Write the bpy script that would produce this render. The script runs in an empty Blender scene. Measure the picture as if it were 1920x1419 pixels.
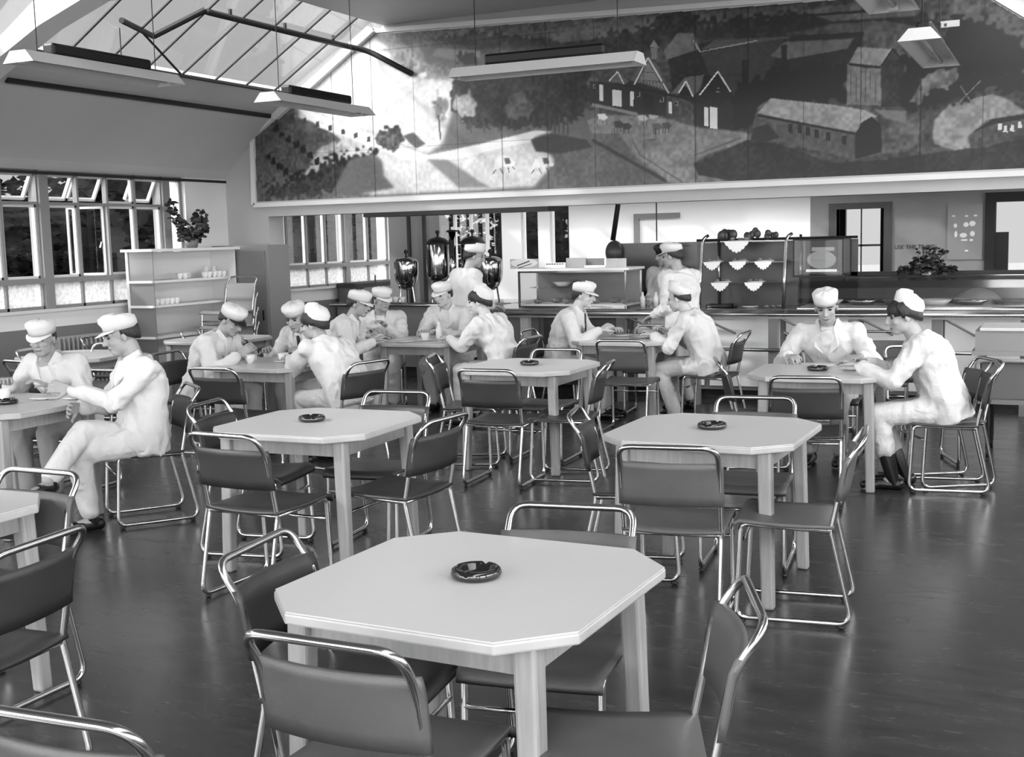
import bpy, bmesh, math, random
import numpy as np
from mathutils import Vector, Matrix, noise
random.seed(7)
C = bpy.context.scene.collection
PI = math.pi
def R(d): return math.radians(d)
V = Vector

# ------------------------------------------------------------ materials
def lin(v):                      # grey value 0..1 as seen -> linear
    return v/12.92 if v <= .04045 else ((v+.055)/1.055)**2.4
def mat(name, g, rough=.6, metal=0.0, var=0.0, scale=6.0, bump=0.0, bscale=40.0, stretch=(1,1,1), spec=.5, trans=0.0):
    m = bpy.data.materials.new(name); m.use_nodes = True
    nt = m.node_tree; b = nt.nodes['Principled BSDF']
    c = lin(g)
    b.inputs['Base Color'].default_value = (c, c, c, 1)
    b.inputs['Roughness'].default_value = rough
    b.inputs['Metallic'].default_value = metal
    b.inputs['Specular IOR Level'].default_value = spec
    if var or bump:
        tc = nt.nodes.new('ShaderNodeTexCoord'); mp = nt.nodes.new('ShaderNodeMapping')
        nt.links.new(tc.outputs['Object'], mp.inputs[0]); mp.inputs['Scale'].default_value = stretch
    if var:
        n = nt.nodes.new('ShaderNodeTexNoise'); n.inputs['Scale'].default_value = scale; n.inputs['Detail'].default_value = 5
        nt.links.new(mp.outputs[0], n.inputs['Vector'])
        r = nt.nodes.new('ShaderNodeMapRange'); r.inputs[1].default_value = .3; r.inputs[2].default_value = .7
        r.inputs[3].default_value = c*(1-var); r.inputs[4].default_value = min(1, c*(1+var))
        nt.links.new(n.outputs[0], r.inputs[0]); nt.links.new(r.outputs[0], b.inputs['Base Color'])
    if bump:
        n2 = nt.nodes.new('ShaderNodeTexNoise'); n2.inputs['Scale'].default_value = bscale; n2.inputs['Detail'].default_value = 4
        nt.links.new(mp.outputs[0], n2.inputs['Vector'])
        bp = nt.nodes.new('ShaderNodeBump'); bp.inputs['Strength'].default_value = bump; bp.inputs['Distance'].default_value = .01 if bscale > 20 else .05
        nt.links.new(n2.outputs[0], bp.inputs['Height']); nt.links.new(bp.outputs[0], b.inputs['Normal'])
    return m
def glassmat(name, tint=.9, gloss=.12, rough=.02, milk=0.0):
    m = bpy.data.materials.new(name); m.use_nodes = True
    nt = m.node_tree; nt.nodes.clear()
    o = nt.nodes.new('ShaderNodeOutputMaterial')
    t = nt.nodes.new('ShaderNodeBsdfTransparent'); t.inputs[0].default_value = (tint, tint, tint, 1)
    g = nt.nodes.new('ShaderNodeBsdfGlossy'); g.inputs['Roughness'].default_value = rough
    g.inputs[0].default_value = (1, 1, 1, 1)
    mx = nt.nodes.new('ShaderNodeMixShader')
    lw = nt.nodes.new('ShaderNodeLayerWeight'); lw.inputs[0].default_value = .5
    pw = nt.nodes.new('ShaderNodeMath'); pw.operation = 'POWER'; pw.inputs[1].default_value = 5
    ad = nt.nodes.new('ShaderNodeMath'); ad.operation = 'MULTIPLY_ADD'; ad.inputs[1].default_value = .8; ad.inputs[2].default_value = max(.006, .04+gloss*.3); ad.use_clamp = True
    nt.links.new(lw.outputs['Facing'], pw.inputs[0]); nt.links.new(pw.outputs[0], ad.inputs[0]); nt.links.new(ad.outputs[0], mx.inputs[0])
    src = t
    if milk:
        tr = nt.nodes.new('ShaderNodeBsdfTranslucent'); tr.inputs[0].default_value = (.9, .9, .9, 1)
        df = nt.nodes.new('ShaderNodeBsdfDiffuse'); df.inputs[0].default_value = (.8, .8, .8, 1)
        m1 = nt.nodes.new('ShaderNodeMixShader'); m1.inputs[0].default_value = .5
        nt.links.new(tr.outputs[0], m1.inputs[1]); nt.links.new(df.outputs[0], m1.inputs[2])
        m2 = nt.nodes.new('ShaderNodeMixShader')
        n = nt.nodes.new('ShaderNodeTexNoise'); n.inputs['Scale'].default_value = 25
        tc = nt.nodes.new('ShaderNodeTexCoord'); nt.links.new(tc.outputs['Object'], n.inputs['Vector'])
        r = nt.nodes.new('ShaderNodeMapRange'); r.inputs[1].default_value = .35; r.inputs[2].default_value = .65
        r.inputs[3].default_value = max(0, milk-.15); r.inputs[4].default_value = min(1, milk+.15)
        nt.links.new(n.outputs[0], r.inputs[0]); nt.links.new(r.outputs[0], m2.inputs[0])
        nt.links.new(t.outputs[0], m2.inputs[1]); nt.links.new(m1.outputs[0], m2.inputs[2]); src = m2
    nt.links.new(src.outputs[0], mx.inputs[1]); nt.links.new(g.outputs[0], mx.inputs[2])
    nt.links.new(mx.outputs[0], o.inputs[0])
    return m
M = dict(
    wall=mat('painted_plaster', .70, .55, var=.05, scale=1.5, bump=.05),
    wallwhite=mat('white_paint', .86, .5, var=.04, scale=2),
    walldado=mat('grey_dado_paint', .45, .45, var=.06, scale=2),
    ceil=mat('ceiling_paint', .76, .6, var=.05, scale=1.2),
    frame=mat('window_paint_white', .82, .4), framegrey=mat('window_paint_grey', .52, .5),
    steel=mat('dark_steel', .13, .5, metal=.3), glazbar=mat('glazing_bar', .16, .5),
    chrome=mat('chrome_tube', .80, .17, metal=1.0, var=.05, scale=30),
    canvas=mat('dark_rexine', .20, .42, var=.15, scale=8, bump=.15, bscale=300),
    canvas2=mat('mid_rexine', .33, .45, var=.10, scale=8, bump=.15, bscale=300),
    canvpale=mat('pale_rexine', .72, .4), ply=mat('plywood_seat', .34, .32, var=.12, scale=5, stretch=(8, 1, 1)),
    top=mat('linoleum_table_top', .75, .30, var=.02, scale=3),
    edge=mat('table_edge', .66, .3, var=.08, scale=10),
    leg=mat('varnished_beech_leg', .59, .32, var=.13, scale=7, stretch=(9, 9, .7)),
    glassdark=mat('dark_glass', .10, .06, spec=.9),
    china=mat('white_china', .88, .2), 
    cloth=mat('white_drill', .79, .85, var=.03, scale=9, bump=.55, bscale=7),
    cloth2=mat('cream_drill', .86, .8, var=.03, scale=9, bump=.25, bscale=60),
    capm=mat('white_cap_cotton', .84, .8, bump=.2, bscale=90),
    capshade=mat('shaded_peak', .10, .4), skin=mat('skin', .60, .5, var=.06, scale=20), skinl=mat('fair_skin', .70, .5, var=.05, scale=20),  # dark cap peak: shade of its underside put into the colour
    hair=mat('dark_hair', .11, .45, bump=.8, bscale=160, stretch=(1, 1, .3)), hairg=mat('greying_hair', .30, .5, bump=.8, bscale=160),
    eye=mat('eye', .08, .2), shirt=mat('shirt', .80, .8), tie=mat('tie', .10, .6), shoe=mat('black_leather', .07, .3, bump=.1),
    trouserg=mat('pale_grey_trousers', .60, .8, var=.05, bump=.25, bscale=60), lip=mat('lip', .42, .5),
    lamp=mat('white_enamel', .90, .3), lampgear=mat('gear_tray_black', .07, .4), tube=mat('fluorescent_glass', .70, .15),
    wood=mat('mid_wood', .40, .4, var=.15, scale=5, stretch=(9, 9, .8)), wooddk=mat('dark_wood', .24, .4, var=.15, scale=5, stretch=(9, 9, .8)),
    woodlt=mat('pale_wood', .74, .4, var=.08, scale=5, stretch=(1, 8, 8)),
    leaf=mat('leaf', .14, .4, var=.3, scale=20), hedge=mat('foliage', .08, 1.0, spec=0, var=.6, scale=4), bark=mat('bark', .2, .8),
    panel=mat('white_counter_panel', .93, .35), counter=mat('counter_top', .34, .12, var=.1, scale=4), 
    nickel=mat('nickel_plate', .62, .10, metal=1.0), dark=mat('dark_void_paint', .09, .6), black=mat('black_fabric', .05, .8),
    tile=mat('white_glazed_tile', .86, .12), food=mat('pastry', .45, .5, var=.4, scale=60, bump=.6, bscale=120), 
    doily=mat('paper_doily', .93, .8), card=mat('printed_card', .72, .5), ink=mat('ink', .15, .6),
    glass=glassmat('clear_glass', .95, -.05), caseglass=glassmat('case_glass', .95, -1), roofglass=glassmat('roof_glass', .90, .1), obscure=glassmat('obscure_glass', .9, -.05, milk=.5),
    ground=mat('grass', .40, .9, var=.2, scale=3), radiator=mat('radiator_paint', .62, .4), rough=mat('screen_grey', .45, .3),
    path=mat('path', .62, .9, var=.1),
)
# ------------------------------------------------------------ object helpers
def setp(o, label=None, cat=None, group=None, kind=None):
    if label: o['label'] = label
    if cat: o['category'] = cat
    if group: o['group'] = group
    if kind: o['kind'] = kind
    return o
def thing(name, label, cat, loc=(0, 0, 0), rz=0, group=None):
    o = bpy.data.objects.new(name, None); C.objects.link(o)
    o.empty_display_size = .05
    o.location = loc; o.rotation_euler = (0, 0, rz)
    return setp(o, label, cat, group)
def obj(name, bm, m, parent=None, smooth=False, bevel=0, loc=None, rot=None, sub=0):
    me = bpy.data.meshes.new(name)
    bmesh.ops.recalc_face_normals(bm, faces=bm.faces)
    if bevel:
        es = [e for e in bm.edges if len(e.link_faces) == 2 and e.calc_face_angle(0) > .6]
        if es: bmesh.ops.bevel(bm, geom=es, offset=bevel, segments=2, affect='EDGES', profile=.5, clamp_overlap=True)
    bm.to_mesh(me); bm.free()
    for mm in (m if isinstance(m, (list, tuple)) else [m]): me.materials.append(mm)
    if smooth:
        for p in me.polygons: p.use_smooth = True
    o = bpy.data.objects.new(name, me); C.objects.link(o)
    if parent: o.parent = parent
    if loc: o.location = loc
    if rot: o.rotation_euler = rot
    return o
def dup_tree(o, parent=None):
    c = o.copy(); C.objects.link(c); c.parent = parent
    for ch in list(o.children): dup_tree(ch, c)
    return c
def B(): return bmesh.new()
def box(bm, x0, x1, y0, y1, z0, z1, M4=None):
    vs = [bm.verts.new(V((x, y, z))) for x in (x0, x1) for y in (y0, y1) for z in (z0, z1)]
    if M4: 
        for v in vs: v.co = M4 @ v.co
    for f in ((0, 1, 3, 2), (4, 6, 7, 5), (0, 4, 5, 1), (2, 3, 7, 6), (0, 2, 6, 4), (1, 5, 7, 3)):
        bm.faces.new([vs[i] for i in f])
    return bm
def prism(bm, pts, axis, a, b):
    """closed outline pts (2D) extruded along an axis from a to b."""
    def P(p, t):
        return V((t, p[0], p[1])) if axis == 'x' else V((p[0], t, p[1])) if axis == 'y' else V((p[0], p[1], t))
    A = [bm.verts.new(P(p, a)) for p in pts]; Bv = [bm.verts.new(P(p, b)) for p in pts]
    n = len(pts)
    bm.faces.new(A); bm.faces.new(Bv[::-1])
    for i in range(n): bm.faces.new([A[i], Bv[i], Bv[(i+1) % n], A[(i+1) % n]])
    return bm
def tube(bm, pts, r, seg=10, closed=False, rs=None, caps=True):
    pts = [V(p) for p in pts]; n = len(pts)
    rings = []; up = None
    for i, p in enumerate(pts):
        if closed: t = (pts[(i+1) % n]-pts[i-1])
        else: t = (pts[min(i+1, n-1)]-pts[max(i-1, 0)])
        if t.length < 1e-9: t = V((0, 0, 1))
        t.normalize()
        if up is None:
            a = V((0, 0, 1)) if abs(t.z) < .9 else V((1, 0, 0)); up = (a-t*a.dot(t)).normalized()
        else:
            up = up-t*up.dot(t)
            up = up.normalized() if up.length > 1e-6 else t.orthogonal().normalized()
        s = t.cross(up); rr = rs[i] if rs else r
        rings.append([bm.verts.new(p+(up*math.cos(2*PI*k/seg)+s*math.sin(2*PI*k/seg))*rr) for k in range(seg)])
    m = n if closed else n-1
    for i in range(m):
        a, b = rings[i], rings[(i+1) % n]
        for k in range(seg): bm.faces.new([a[k], a[(k+1) % seg], b[(k+1) % seg], b[k]])
    if not closed and caps:
        bm.faces.new(rings[0][::-1]); bm.faces.new(rings[-1])
    return bm
def fillet(pts, rad, n=5):
    """polyline with rounded corners; rad may be a list per inner point."""
    pts = [V(p) for p in pts]; out = [pts[0]]
    for i in range(1, len(pts)-1):
        r = rad[i-1] if isinstance(rad, (list, tuple)) else rad
        a, b, c = pts[i-1], pts[i], pts[i+1]
        u = (a-b); w = (c-b); d = min(r, u.length*.49, w.length*.49)
        u.normalize(); w.normalize(); p0 = b+u*d; p2 = b+w*d
        for k in range(n+1):
            t = k/n; out.append(p0*(1-t)**2+b*2*t*(1-t)+p2*t*t)
    out.append(pts[-1]); return out
def lathe(bm, prof, seg=24, c=(0, 0, 0), sx=1, sy=1):
    rings = []
    for r, z in prof:
        if r < 1e-6: rings.append([bm.verts.new((c[0], c[1], c[2]+z))])
        else: rings.append([bm.verts.new((c[0]+sx*r*math.cos(2*PI*k/seg), c[1]+sy*r*math.sin(2*PI*k/seg), c[2]+z)) for k in range(seg)])
    for a, b in zip(rings[:-1], rings[1:]):
        if len(a) == 1 and len(b) == 1: continue
        for k in range(seg):
            k2 = (k+1) % seg
            if len(a) == 1: bm.faces.new([a[0], b[k2], b[k]])
            elif len(b) == 1: bm.faces.new([a[k], a[k2], b[0]])
            else: bm.faces.new([a[k], a[k2], b[k2], b[k]])
    return bm
def ball(bm, c, r, M3=None, seg=16):
    """ellipsoid, radii r (tuple), optional rotation"""
    r = r if isinstance(r, (tuple, list)) else (r, r, r)
    res = bmesh.ops.create_uvsphere(bm, u_segments=seg, v_segments=max(6, seg*2//3), radius=1)
    for v in res['verts']:
        p = V((v.co.x*r[0], v.co.y*r[1], v.co.z*r[2]))
        if M3: p = M3 @ p
        v.co = p+V(c)
    return bm
def text_obj(name, s, size, m, loc, rot, parent=None, ext=.001):
    cu = bpy.data.curves.new(name, 'FONT'); cu.body = s; cu.size = size; cu.extrude = ext; cu.align_x = 'CENTER'; cu.align_y = 'CENTER'
    t = bpy.data.objects.new(name, cu); C.objects.link(t)
    dg = bpy.context.evaluated_depsgraph_get(); me = bpy.data.meshes.new_from_object(t.evaluated_get(dg))
    bpy.data.objects.remove(t); o = bpy.data.objects.new(name, me); C.objects.link(o); me.materials.clear(); me.materials.append(m)
    o.location = loc; o.rotation_euler = rot
    if parent: o.parent = parent
    return o
def struct(name, bm, m, **k): return setp(obj(name, bm, m, **k), kind='structure')

# ------------------------------------------------------------ camera
F_PX, YAW, PITCH, ROLL, CAMH = 2232.3, .43935, -.11625, -.024907, 1.6809
fw = V((-math.sin(YAW)*math.cos(PITCH), math.cos(YAW)*math.cos(PITCH), math.sin(PITCH)))
r0 = V((math.cos(YAW), math.sin(YAW), 0)); u0 = r0.cross(fw)
rt = r0*math.cos(ROLL)+u0*math.sin(ROLL); up = -r0*math.sin(ROLL)+u0*math.cos(ROLL)
cam = bpy.data.cameras.new('camera'); co = bpy.data.objects.new('camera', cam); C.objects.link(co)
cam.sensor_width = 36; cam.lens = 36*F_PX/1920; cam.clip_start = .05
Mx = Matrix((rt, up, -fw)).transposed().to_4x4(); Mx.translation = V((0, 0, CAMH)); co.matrix_world = Mx
bpy.context.scene.camera = co
def wall_pt(px, py, y):          # where a point of the photograph lies on the plane Y = y
    d = fw+rt*((px-960)/F_PX)-up*((py-709.5)/F_PX); t = y/d.y
    return (d.x*t, CAMH+d.z*t)
# ------------------------------------------------------------ the room
XL, XR, YB, YK, YS = -9.5, 1.5, 12.0, 16.4, -3.0       # left/right wall, gable beam, kitchen back wall, wall behind the camera
# floor: dark polished linoleum
def floor_mat():
    m = bpy.data.materials.new('polished_dark_floor'); m.use_nodes = True
    nt = m.node_tree; b = nt.nodes['Principled BSDF']; L = nt.links
    tc = nt.nodes.new('ShaderNodeTexCoord')
    mp = nt.nodes.new('ShaderNodeMapping'); mp.inputs['Scale'].default_value = (1.2, 5, 1); L.new(tc.outputs['Object'], mp.inputs[0])
    n = nt.nodes.new('ShaderNodeTexNoise'); n.inputs['Scale'].default_value = 2.2; n.inputs['Detail'].default_value = 8; n.inputs['Roughness'].default_value = .65
    L.new(mp.outputs[0], n.inputs['Vector'])
    r = nt.nodes.new('ShaderNodeMapRange'); r.inputs[1].default_value = .35; r.inputs[2].default_value = .72; r.inputs[3].default_value = lin(.165); r.inputs[4].default_value = lin(.225)
    L.new(n.outputs[0], r.inputs[0])
    mp2 = nt.nodes.new('ShaderNodeMapping'); mp2.inputs['Scale'].default_value = (7, 30, 1); L.new(tc.outputs['Object'], mp2.inputs[0])
    n2 = nt.nodes.new('ShaderNodeTexNoise'); n2.inputs['Scale'].default_value = 1.6; n2.inputs['Detail'].default_value = 6; L.new(mp2.outputs[0], n2.inputs['Vector'])
    s = nt.nodes.new('ShaderNodeMapRange'); s.inputs[1].default_value = .62; s.inputs[2].default_value = .75; s.inputs[3].default_value = 0; s.inputs[4].default_value = lin(.26)
    L.new(n2.outputs[0], s.inputs[0])
    a = nt.nodes.new('ShaderNodeMath'); a.operation = 'ADD'; L.new(r.outputs[0], a.inputs[0]); L.new(s.outputs[0], a.inputs[1])
    L.new(a.outputs[0], b.inputs['Base Color'])
    q = nt.nodes.new('ShaderNodeMapRange'); q.inputs[1].default_value = .3; q.inputs[2].default_value = .7; q.inputs[3].default_value = .20; q.inputs[4].default_value = .30
    L.new(n.outputs[0], q.inputs[0]); L.new(q.outputs[0], b.inputs['Roughness'])
    bp = nt.nodes.new('ShaderNodeBump'); bp.inputs['Strength'].default_value = .05; bp.inputs['Distance'].default_value = .01
    L.new(n.outputs[0], bp.inputs['Height']); L.new(bp.outputs[0], b.inputs['Normal'])
    return m
struct('floor', box(B(), XL-.3, XR+.3, YS, YK+.2, -.1, 0), floor_mat())
# roof profile (x, z), left half; x measured in metres
prof = [(-9.5, 2.50), (-9.42, 2.60), (-8.68, 3.24), (-8.30, 3.43)]
GX0, GZ0, GX1, GZ1 = -8.30, 3.43, -7.15, 4.13
XC = -4.0
def mirror(p): return (2*XC-p[0], p[1])
def strip(name, pts, y0, y1, m, th=.06):
    n = len(pts); outer = [(p[0]+(-.04 if p[0] < XC else .04), p[1]+th) for p in pts]
    return struct(name, prism(B(), pts+outer[::-1], 'y', y0, y1), m)
strip('ceiling_slope_left', prof, YS, YB, M['ceil'])
strip('ceiling_slope_right', [mirror(p) for p in prof], YS, YB, M['ceil'])
struct('ceiling', box(B(), GX1, 2*XC-GX1, YS, YB, 4.13, 4.2), M['ceil'])
# dark slot along the eave
struct('trim_1', tube(B(), [(-8.70, 8.0, 3.215), (-8.70, YB, 3.215)], .028, 8), M['dark'])
struct('trim_2', box(B(), XL, XL+.03, YS, YB, 2.455, 2.485), M['dark'])
# gable above the servery with the opening below it
zs = 2.03
gab = [(XL, zs), (XL, 2.5)]+prof[1:]+[(GX1, GZ1), (-6.9, 4.2), (2*XC+6.9, 4.2), (2*XC-GX1, GZ1)]+[mirror(p) for p in prof[1:]][::-1]+[(XR, 2.5), (XR, zs)]
struct('wall_back', prism(B(), gab, 'y', YB, YB+.30), M['wall'])
bm = B(); box(bm, -7.5, -5.15, YB-.015, YB+.32, zs-.05, zs-.001); struct('soffit_shade_strip', bm, M['dark'])  # dark strip standing in for the shaded underside of the beam
# right wall (outside the picture, closes the room) and wall behind the camera with big windows
bm = B(); box(bm, XR, XR+.2, YS, YK, 0, 1.0); box(bm, XR, XR+.2, YS, YK, 2.45, 2.6)
for i in range(9): box(bm, XR, XR+.2, YS+i*2.425-.15, YS+i*2.425+.15, 1.0, 2.45)
struct('wall_right', bm, M['wall'])
bm = B(); box(bm, XL-.2, XR+.2, YS-.2, YS, 0, .6); box(bm, XL-.2, XR+.2, YS-.2, YS, 3.3, 4.3)
for i in range(6):
    x = XL-.2+i*(XR-XL+.4-.3)/5; box(bm, x, x+.3, YS-.2, YS, .6, 3.3)
struct('wall_front', bm, M['wall'])
# left wall below the windows: white band, grey dado
SILL, TRN, HEAD, HOP = 1.09, 1.38, 2.50, 2.17
struct('wall_left', box(B(), XL-.22, XL, YS, YK, .90, SILL), M['wallwhite'])
struct('wall_left_dado', box(B(), XL-.22, XL, YS, YK, 0, .90), M['walldado'])
bm = B(); box(bm, XL-.22, XL, YS, YB+.3, HEAD, 2.60); box(bm, XL-.22, XL, YB+.3, YK, HEAD, 2.7); struct('wall_left_upper', bm, M['wall'])
# glazed screens in the left wall: a window_n for each bay, with its own bars, panes and casements
def bay(n, y0, y1, lights, opens=(), hop=True, sill=SILL, trn=TRN, head=HEAD):
    w = (y1-y0)/lights; f = .028
    bm = B()
    box(bm, XL-.09, XL-.03, y0, y1, sill, sill+.03); box(bm, XL-.09, XL-.03, y0, y1, head-.03, head)
    box(bm, XL-.11, XL+.0, y0, y1, trn-.03, trn+.025)
    for i in range(lights+1):
        y = y0+i*w; box(bm, XL-.09, XL-.03, y-f/2, y+f/2, sill, head)
    root = setp(obj('window_%d' % n, bm, M['framegrey']), kind='structure')
    g = B(); 
    for i in range(lights): box(g, XL-.066, XL-.060, y0+i*w+f/2, y0+(i+1)*w-f/2, sill+.03, trn-.03)
    obj('obscure_pane', g, M['obscure'], root)
    for i in range(lights):
        a, b = y0+i*w+f/2, y0+(i+1)*w-f/2
        zz = trn+.025; top = head-.03
        def sash(name, z0, z1, M4=None):
            s = B()
            for q in ((a, a+.022, z0, z1), (b-.022, b, z0, z1), (a, b, z0, z0+.025), (a, b, z1-.025, z1)):
                box(s, -.02, .02, q[0], q[1], q[2], q[3], M4)
            o = obj(name, s, M['frame'], root); o.location = (0, 0, 0)
            p = B(); box(p, -.003, .003, a+.02, b-.02, z0+.02, z1-.02, M4); obj('pane', p, M['glass'], o)
        sh = Matrix.Translation((XL-.07, 0, 0))
        kind = opens[i] if i < len(opens) else ''
        if hop:
            hz = HOP
            if 'h' in kind:      # top-hung light pushed outwards
                Mh = Matrix.Translation((XL-.08, 0, top)) @ Matrix.Rotation(R(28), 4, 'Y') @ Matrix.Translation((0, 0, -top))
                sash('top_hung_light', hz+.01, top, Mh)
            else: sash('top_hung_light', hz+.01, top, sh)
            hb = B(); box(hb, XL-.09, XL-.03, a, b, hz-.02, hz+.01); obj('transom_bar', hb, M['framegrey'], root)
            t2 = hz-.02
        else: t2 = top
        if 'c' in kind:          # casement swung outwards
            Mc = Matrix.Translation((XL-.08, b, 0)) @ Matrix.Rotation(R(-62), 4, 'Z') @ Matrix.Translation((0, -b, 0))
            sash('casement', zz, t2, Mc)
            st = tube(B(), [(XL-.06, b-.1, zz+.3), (XL-.12, b-.02, zz+.36), (XL-.2, b+.03, zz+.3)], .006, 6); obj('stay', st, M['frame'], root)
        else: sash('casement', zz, t2, sh)
    return root
bay(1, 7.18, 9.05, 4, ('', '', 'h', 'h'))
bay(2, 9.17, 10.88, 4, ('h', 'hc', '', 'h'))
bay(3, 11.0, 11.24, 1, hop=False)
bay(4, 12.84, 14.68, 4, hop=False)
bay(5, 14.78, 15.90, 2, hop=False)
bay(6, 3.4, 7.06, 8); bay(7, -2.6, 3.3, 12)
bm = B()
for y0, y1 in ((9.05, 9.17), (10.88, 11.0), (7.06, 7.18), (3.3, 3.4), (-3.0, -2.6), (14.68, 14.78)): box(bm, XL-.16, XL+.0, y0, y1, SILL, HEAD)
struct('wall_left_posts', bm, M['framegrey'])
struct('wall_left_pier', box(B(), XL-.22, XL+.02, 11.24, 12.84, SILL, HEAD), M['wallwhite'])
struct('wall_left_end', box(B(), XL-.22, XL+.02, 15.90, YK, SILL, HEAD), M['tile'])
bm = B(); box(bm, XL-.05, XL+.05, 7.0, 11.3, SILL-.03, SILL); box(bm, XL-.05, XL+.05, 12.8, 15.95, SILL-.03, SILL); struct('trim_4', bm, M['frame'])
# pier between dining room and servery
struct('wall_pier', box(B(), XL, -8.86, YB+.0, YB+.30, 0, zs), M['wall'])
# roof glazing, left slope and its mirror image
def roof_glazing(n, side, y0, y1, nb):
    def P(t, y, off=0):
        x = GX0+(GX1-GX0)*t; z = GZ0+(GZ1-GZ0)*t+off
        return V((x if side < 0 else 2*XC-x, y, z))
    root = setp(obj('window_%d' % n, tube(B(), [P(0, y0), P(0, y1)], .02, 6), M['glazbar']), kind='structure')
    g = B(); q = [P(0, y0), P(1, y0), P(1, y1), P(0, y1)]
    lo = [g.verts.new(p+V((0, 0, .03))) for p in q]; hi = [g.verts.new(p+V((0, 0, .036))) for p in q]
    g.faces.new(lo); g.faces.new(hi[::-1])
    for i in range(4): g.faces.new([lo[i], lo[(i+1) % 4], hi[(i+1) % 4], hi[i]])
    obj('roof_glass', g, M['roofglass'], root)
    for k in range(1, nb):
        y = y0+(y1-y0)*k/nb
        b = tube(B(), [P(0, y, .012), P(1, y, .012)], .013, 6); obj('glazing_bar', b, M['glazbar'], root)
    return root
frames_y = [7.55, 3.9, .2]
roof_glazing(8, -1, 7.8, YB, 8); roof_glazing(9, 1, 7.8, YB, 8)
roof_glazing(10, -1, 4.15, 7.55, 6); roof_glazing(11, 1, 4.15, 7.55, 6)
roof_glazing(12, -1, .45, 3.9, 6); roof_glazing(13, 1, .45, 3.9, 6)
# portal frames
fr = [(-8.62, 3.22), (-8.62, 3.16), (-7.8, 3.54), (-7.25, 3.72), (-6.55, 3.70), (-6.0, 3.68), (XC, 3.68)]
fr = fr+[mirror(p) for p in fr[:-1]][::-1]
upper = [(-8.66, 3.27), (-8.3, 3.46), (-7.15, 4.16), (XC, 4.16)]; upper = upper+[mirror(p) for p in upper[:-1]][::-1]
for i, y in enumerate(frames_y):
    struct('ceiling_frame_%d' % (i+1), prism(B(), fr+upper[::-1], 'y', y, y+.25), M['wallwhite'])
# rafter board along the gable
bm = B()
for s in (0, 1):
    pts = [(-8.72, 3.20), (-8.62, 3.17), (-7.22, 4.06), (-7.30, 4.12)]
    if s: pts = [mirror(p) for p in pts]
    prism(bm, pts, 'y', YB-.10, YB-.001)
struct('trim_5', bm, M['wallwhite'])
# opening gear: dark shaft below the glazing and a winding lever
g = thing('opening_gear', 'dark steel shaft of the roof light opening gear running under the sloping glazing', 'opening gear', (0, 0, 0))
obj('shaft', tube(B(), fillet([(-7.50, 9.35, 3.90), (-7.50, 11.7, 3.90), (-7.30, 11.9, 3.85), (-6.75, 11.93, 3.55)], .12), .032, 8), M['steel'], g, smooth=True)
obj('shaft', tube(B(), [(-7.52, 9.35, 3.92), (-7.95, 9.1, 3.68)], .03, 8), M['steel'], g)
obj('cross_arm', tube(B(), [(-7.95, 9.1, 3.68), (-7.78, 8.5, 3.72)], .028, 8), M['steel'], g)
obj('lever', tube(B(), [(-7.9, 8.9, 3.68), (-7.9, 9.4, 3.36)], .012, 6), M['steel'], g)
obj('pull_cord', tube(B(), [(-7.9, 8.6, 3.68), (-7.9, 8.6, 3.35)], .006, 5), M['steel'], g)
for yy in (9.7, 10.6, 11.5): obj('bracket', tube(B(), [(-7.50, yy, 3.90), (-7.50, yy, 3.98)], .02, 6), M['steel'], g)

# ------------------------------------------------------------ servery beyond: walls, ceiling, doors
def wall_with_holes(name, x0, x1, z1, holes, m, y0, y1):
    bm = B(); xs = x0
    for a, b, za, zb in sorted(holes):
        box(bm, xs, a, y0, y1, 0, z1)
        if za > 0: box(bm, a, b, y0, y1, 0, za)
        if zb < z1: box(bm, a, b, y0, y1, zb, z1)
        xs = b
    box(bm, xs, x1, y0, y1, 0, z1)
    return struct(name, bm, m)
holes = [(-9.2, -7.82, 1.1, 2.35), (-7.50, -7.22, 1.2, 2.3), (-7.03, -6.72, 1.2, 2.3), (-2.85, -2.24, 0, 1.97), (-.88, .3, 0, 2.05)]
wall_with_holes('wall_kitchen_left', XL, -3.2, 2.6, holes[:3], M['tile'], YK, YK+.2)
wall_with_holes('wall_kitchen_right', -3.2, XR+.2, 2.6, holes[3:], mat('grey_wall_paint', .52, .5, var=.05), YK, YK+.2)
bm = B(); box(bm, XL, XR, YB+.3, 13.7, 2.6, 2.7); box(bm, XL, XR, 15.7, YK, 2.6, 2.7); box(bm, XL, -8.8, 13.7, 15.7, 2.6, 2.7); box(bm, -2.6, XR, 13.7, 15.7, 2.6, 2.7)
struct('ceiling_kitchen', bm, M['wallwhite'])
bm = B(); box(bm, -8.8, -2.6, 13.7, 15.7, 2.69, 2.70); w = struct('window_18', bm, M['roofglass'])  # unseen skylight, added to brighten the servery
bm = B()
for i in range(1, 8): box(bm, -8.8+i*.775-.02, -8.8+i*.775+.02, 13.7, 15.7, 2.62, 2.69)
obj('glazing_bar', bm, M['frame'], w)
for n, (a, b, z0, z1, nl) in enumerate([(-9.2, -7.82, 1.1, 2.35, 5), (-7.50, -7.22, 1.2, 2.3, 1), (-7.03, -6.72, 1.2, 2.3, 1)]):
    bm = B(); box(bm, a, b, YK+.05, YK+.10, z0, z0+.04); box(bm, a, b, YK+.05, YK+.10, z1-.04, z1)
    for i in range(nl+1):
        x = a+(b-a)*i/nl; box(bm, x-.02, x+.02, YK+.05, YK+.1, z0, z1)
    w = struct('window_%d' % (14+n), bm, M['frame'])
    obj('pane', box(B(), a, b, YK+.07, YK+.076, z0, z1), M['glass'], w)
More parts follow.
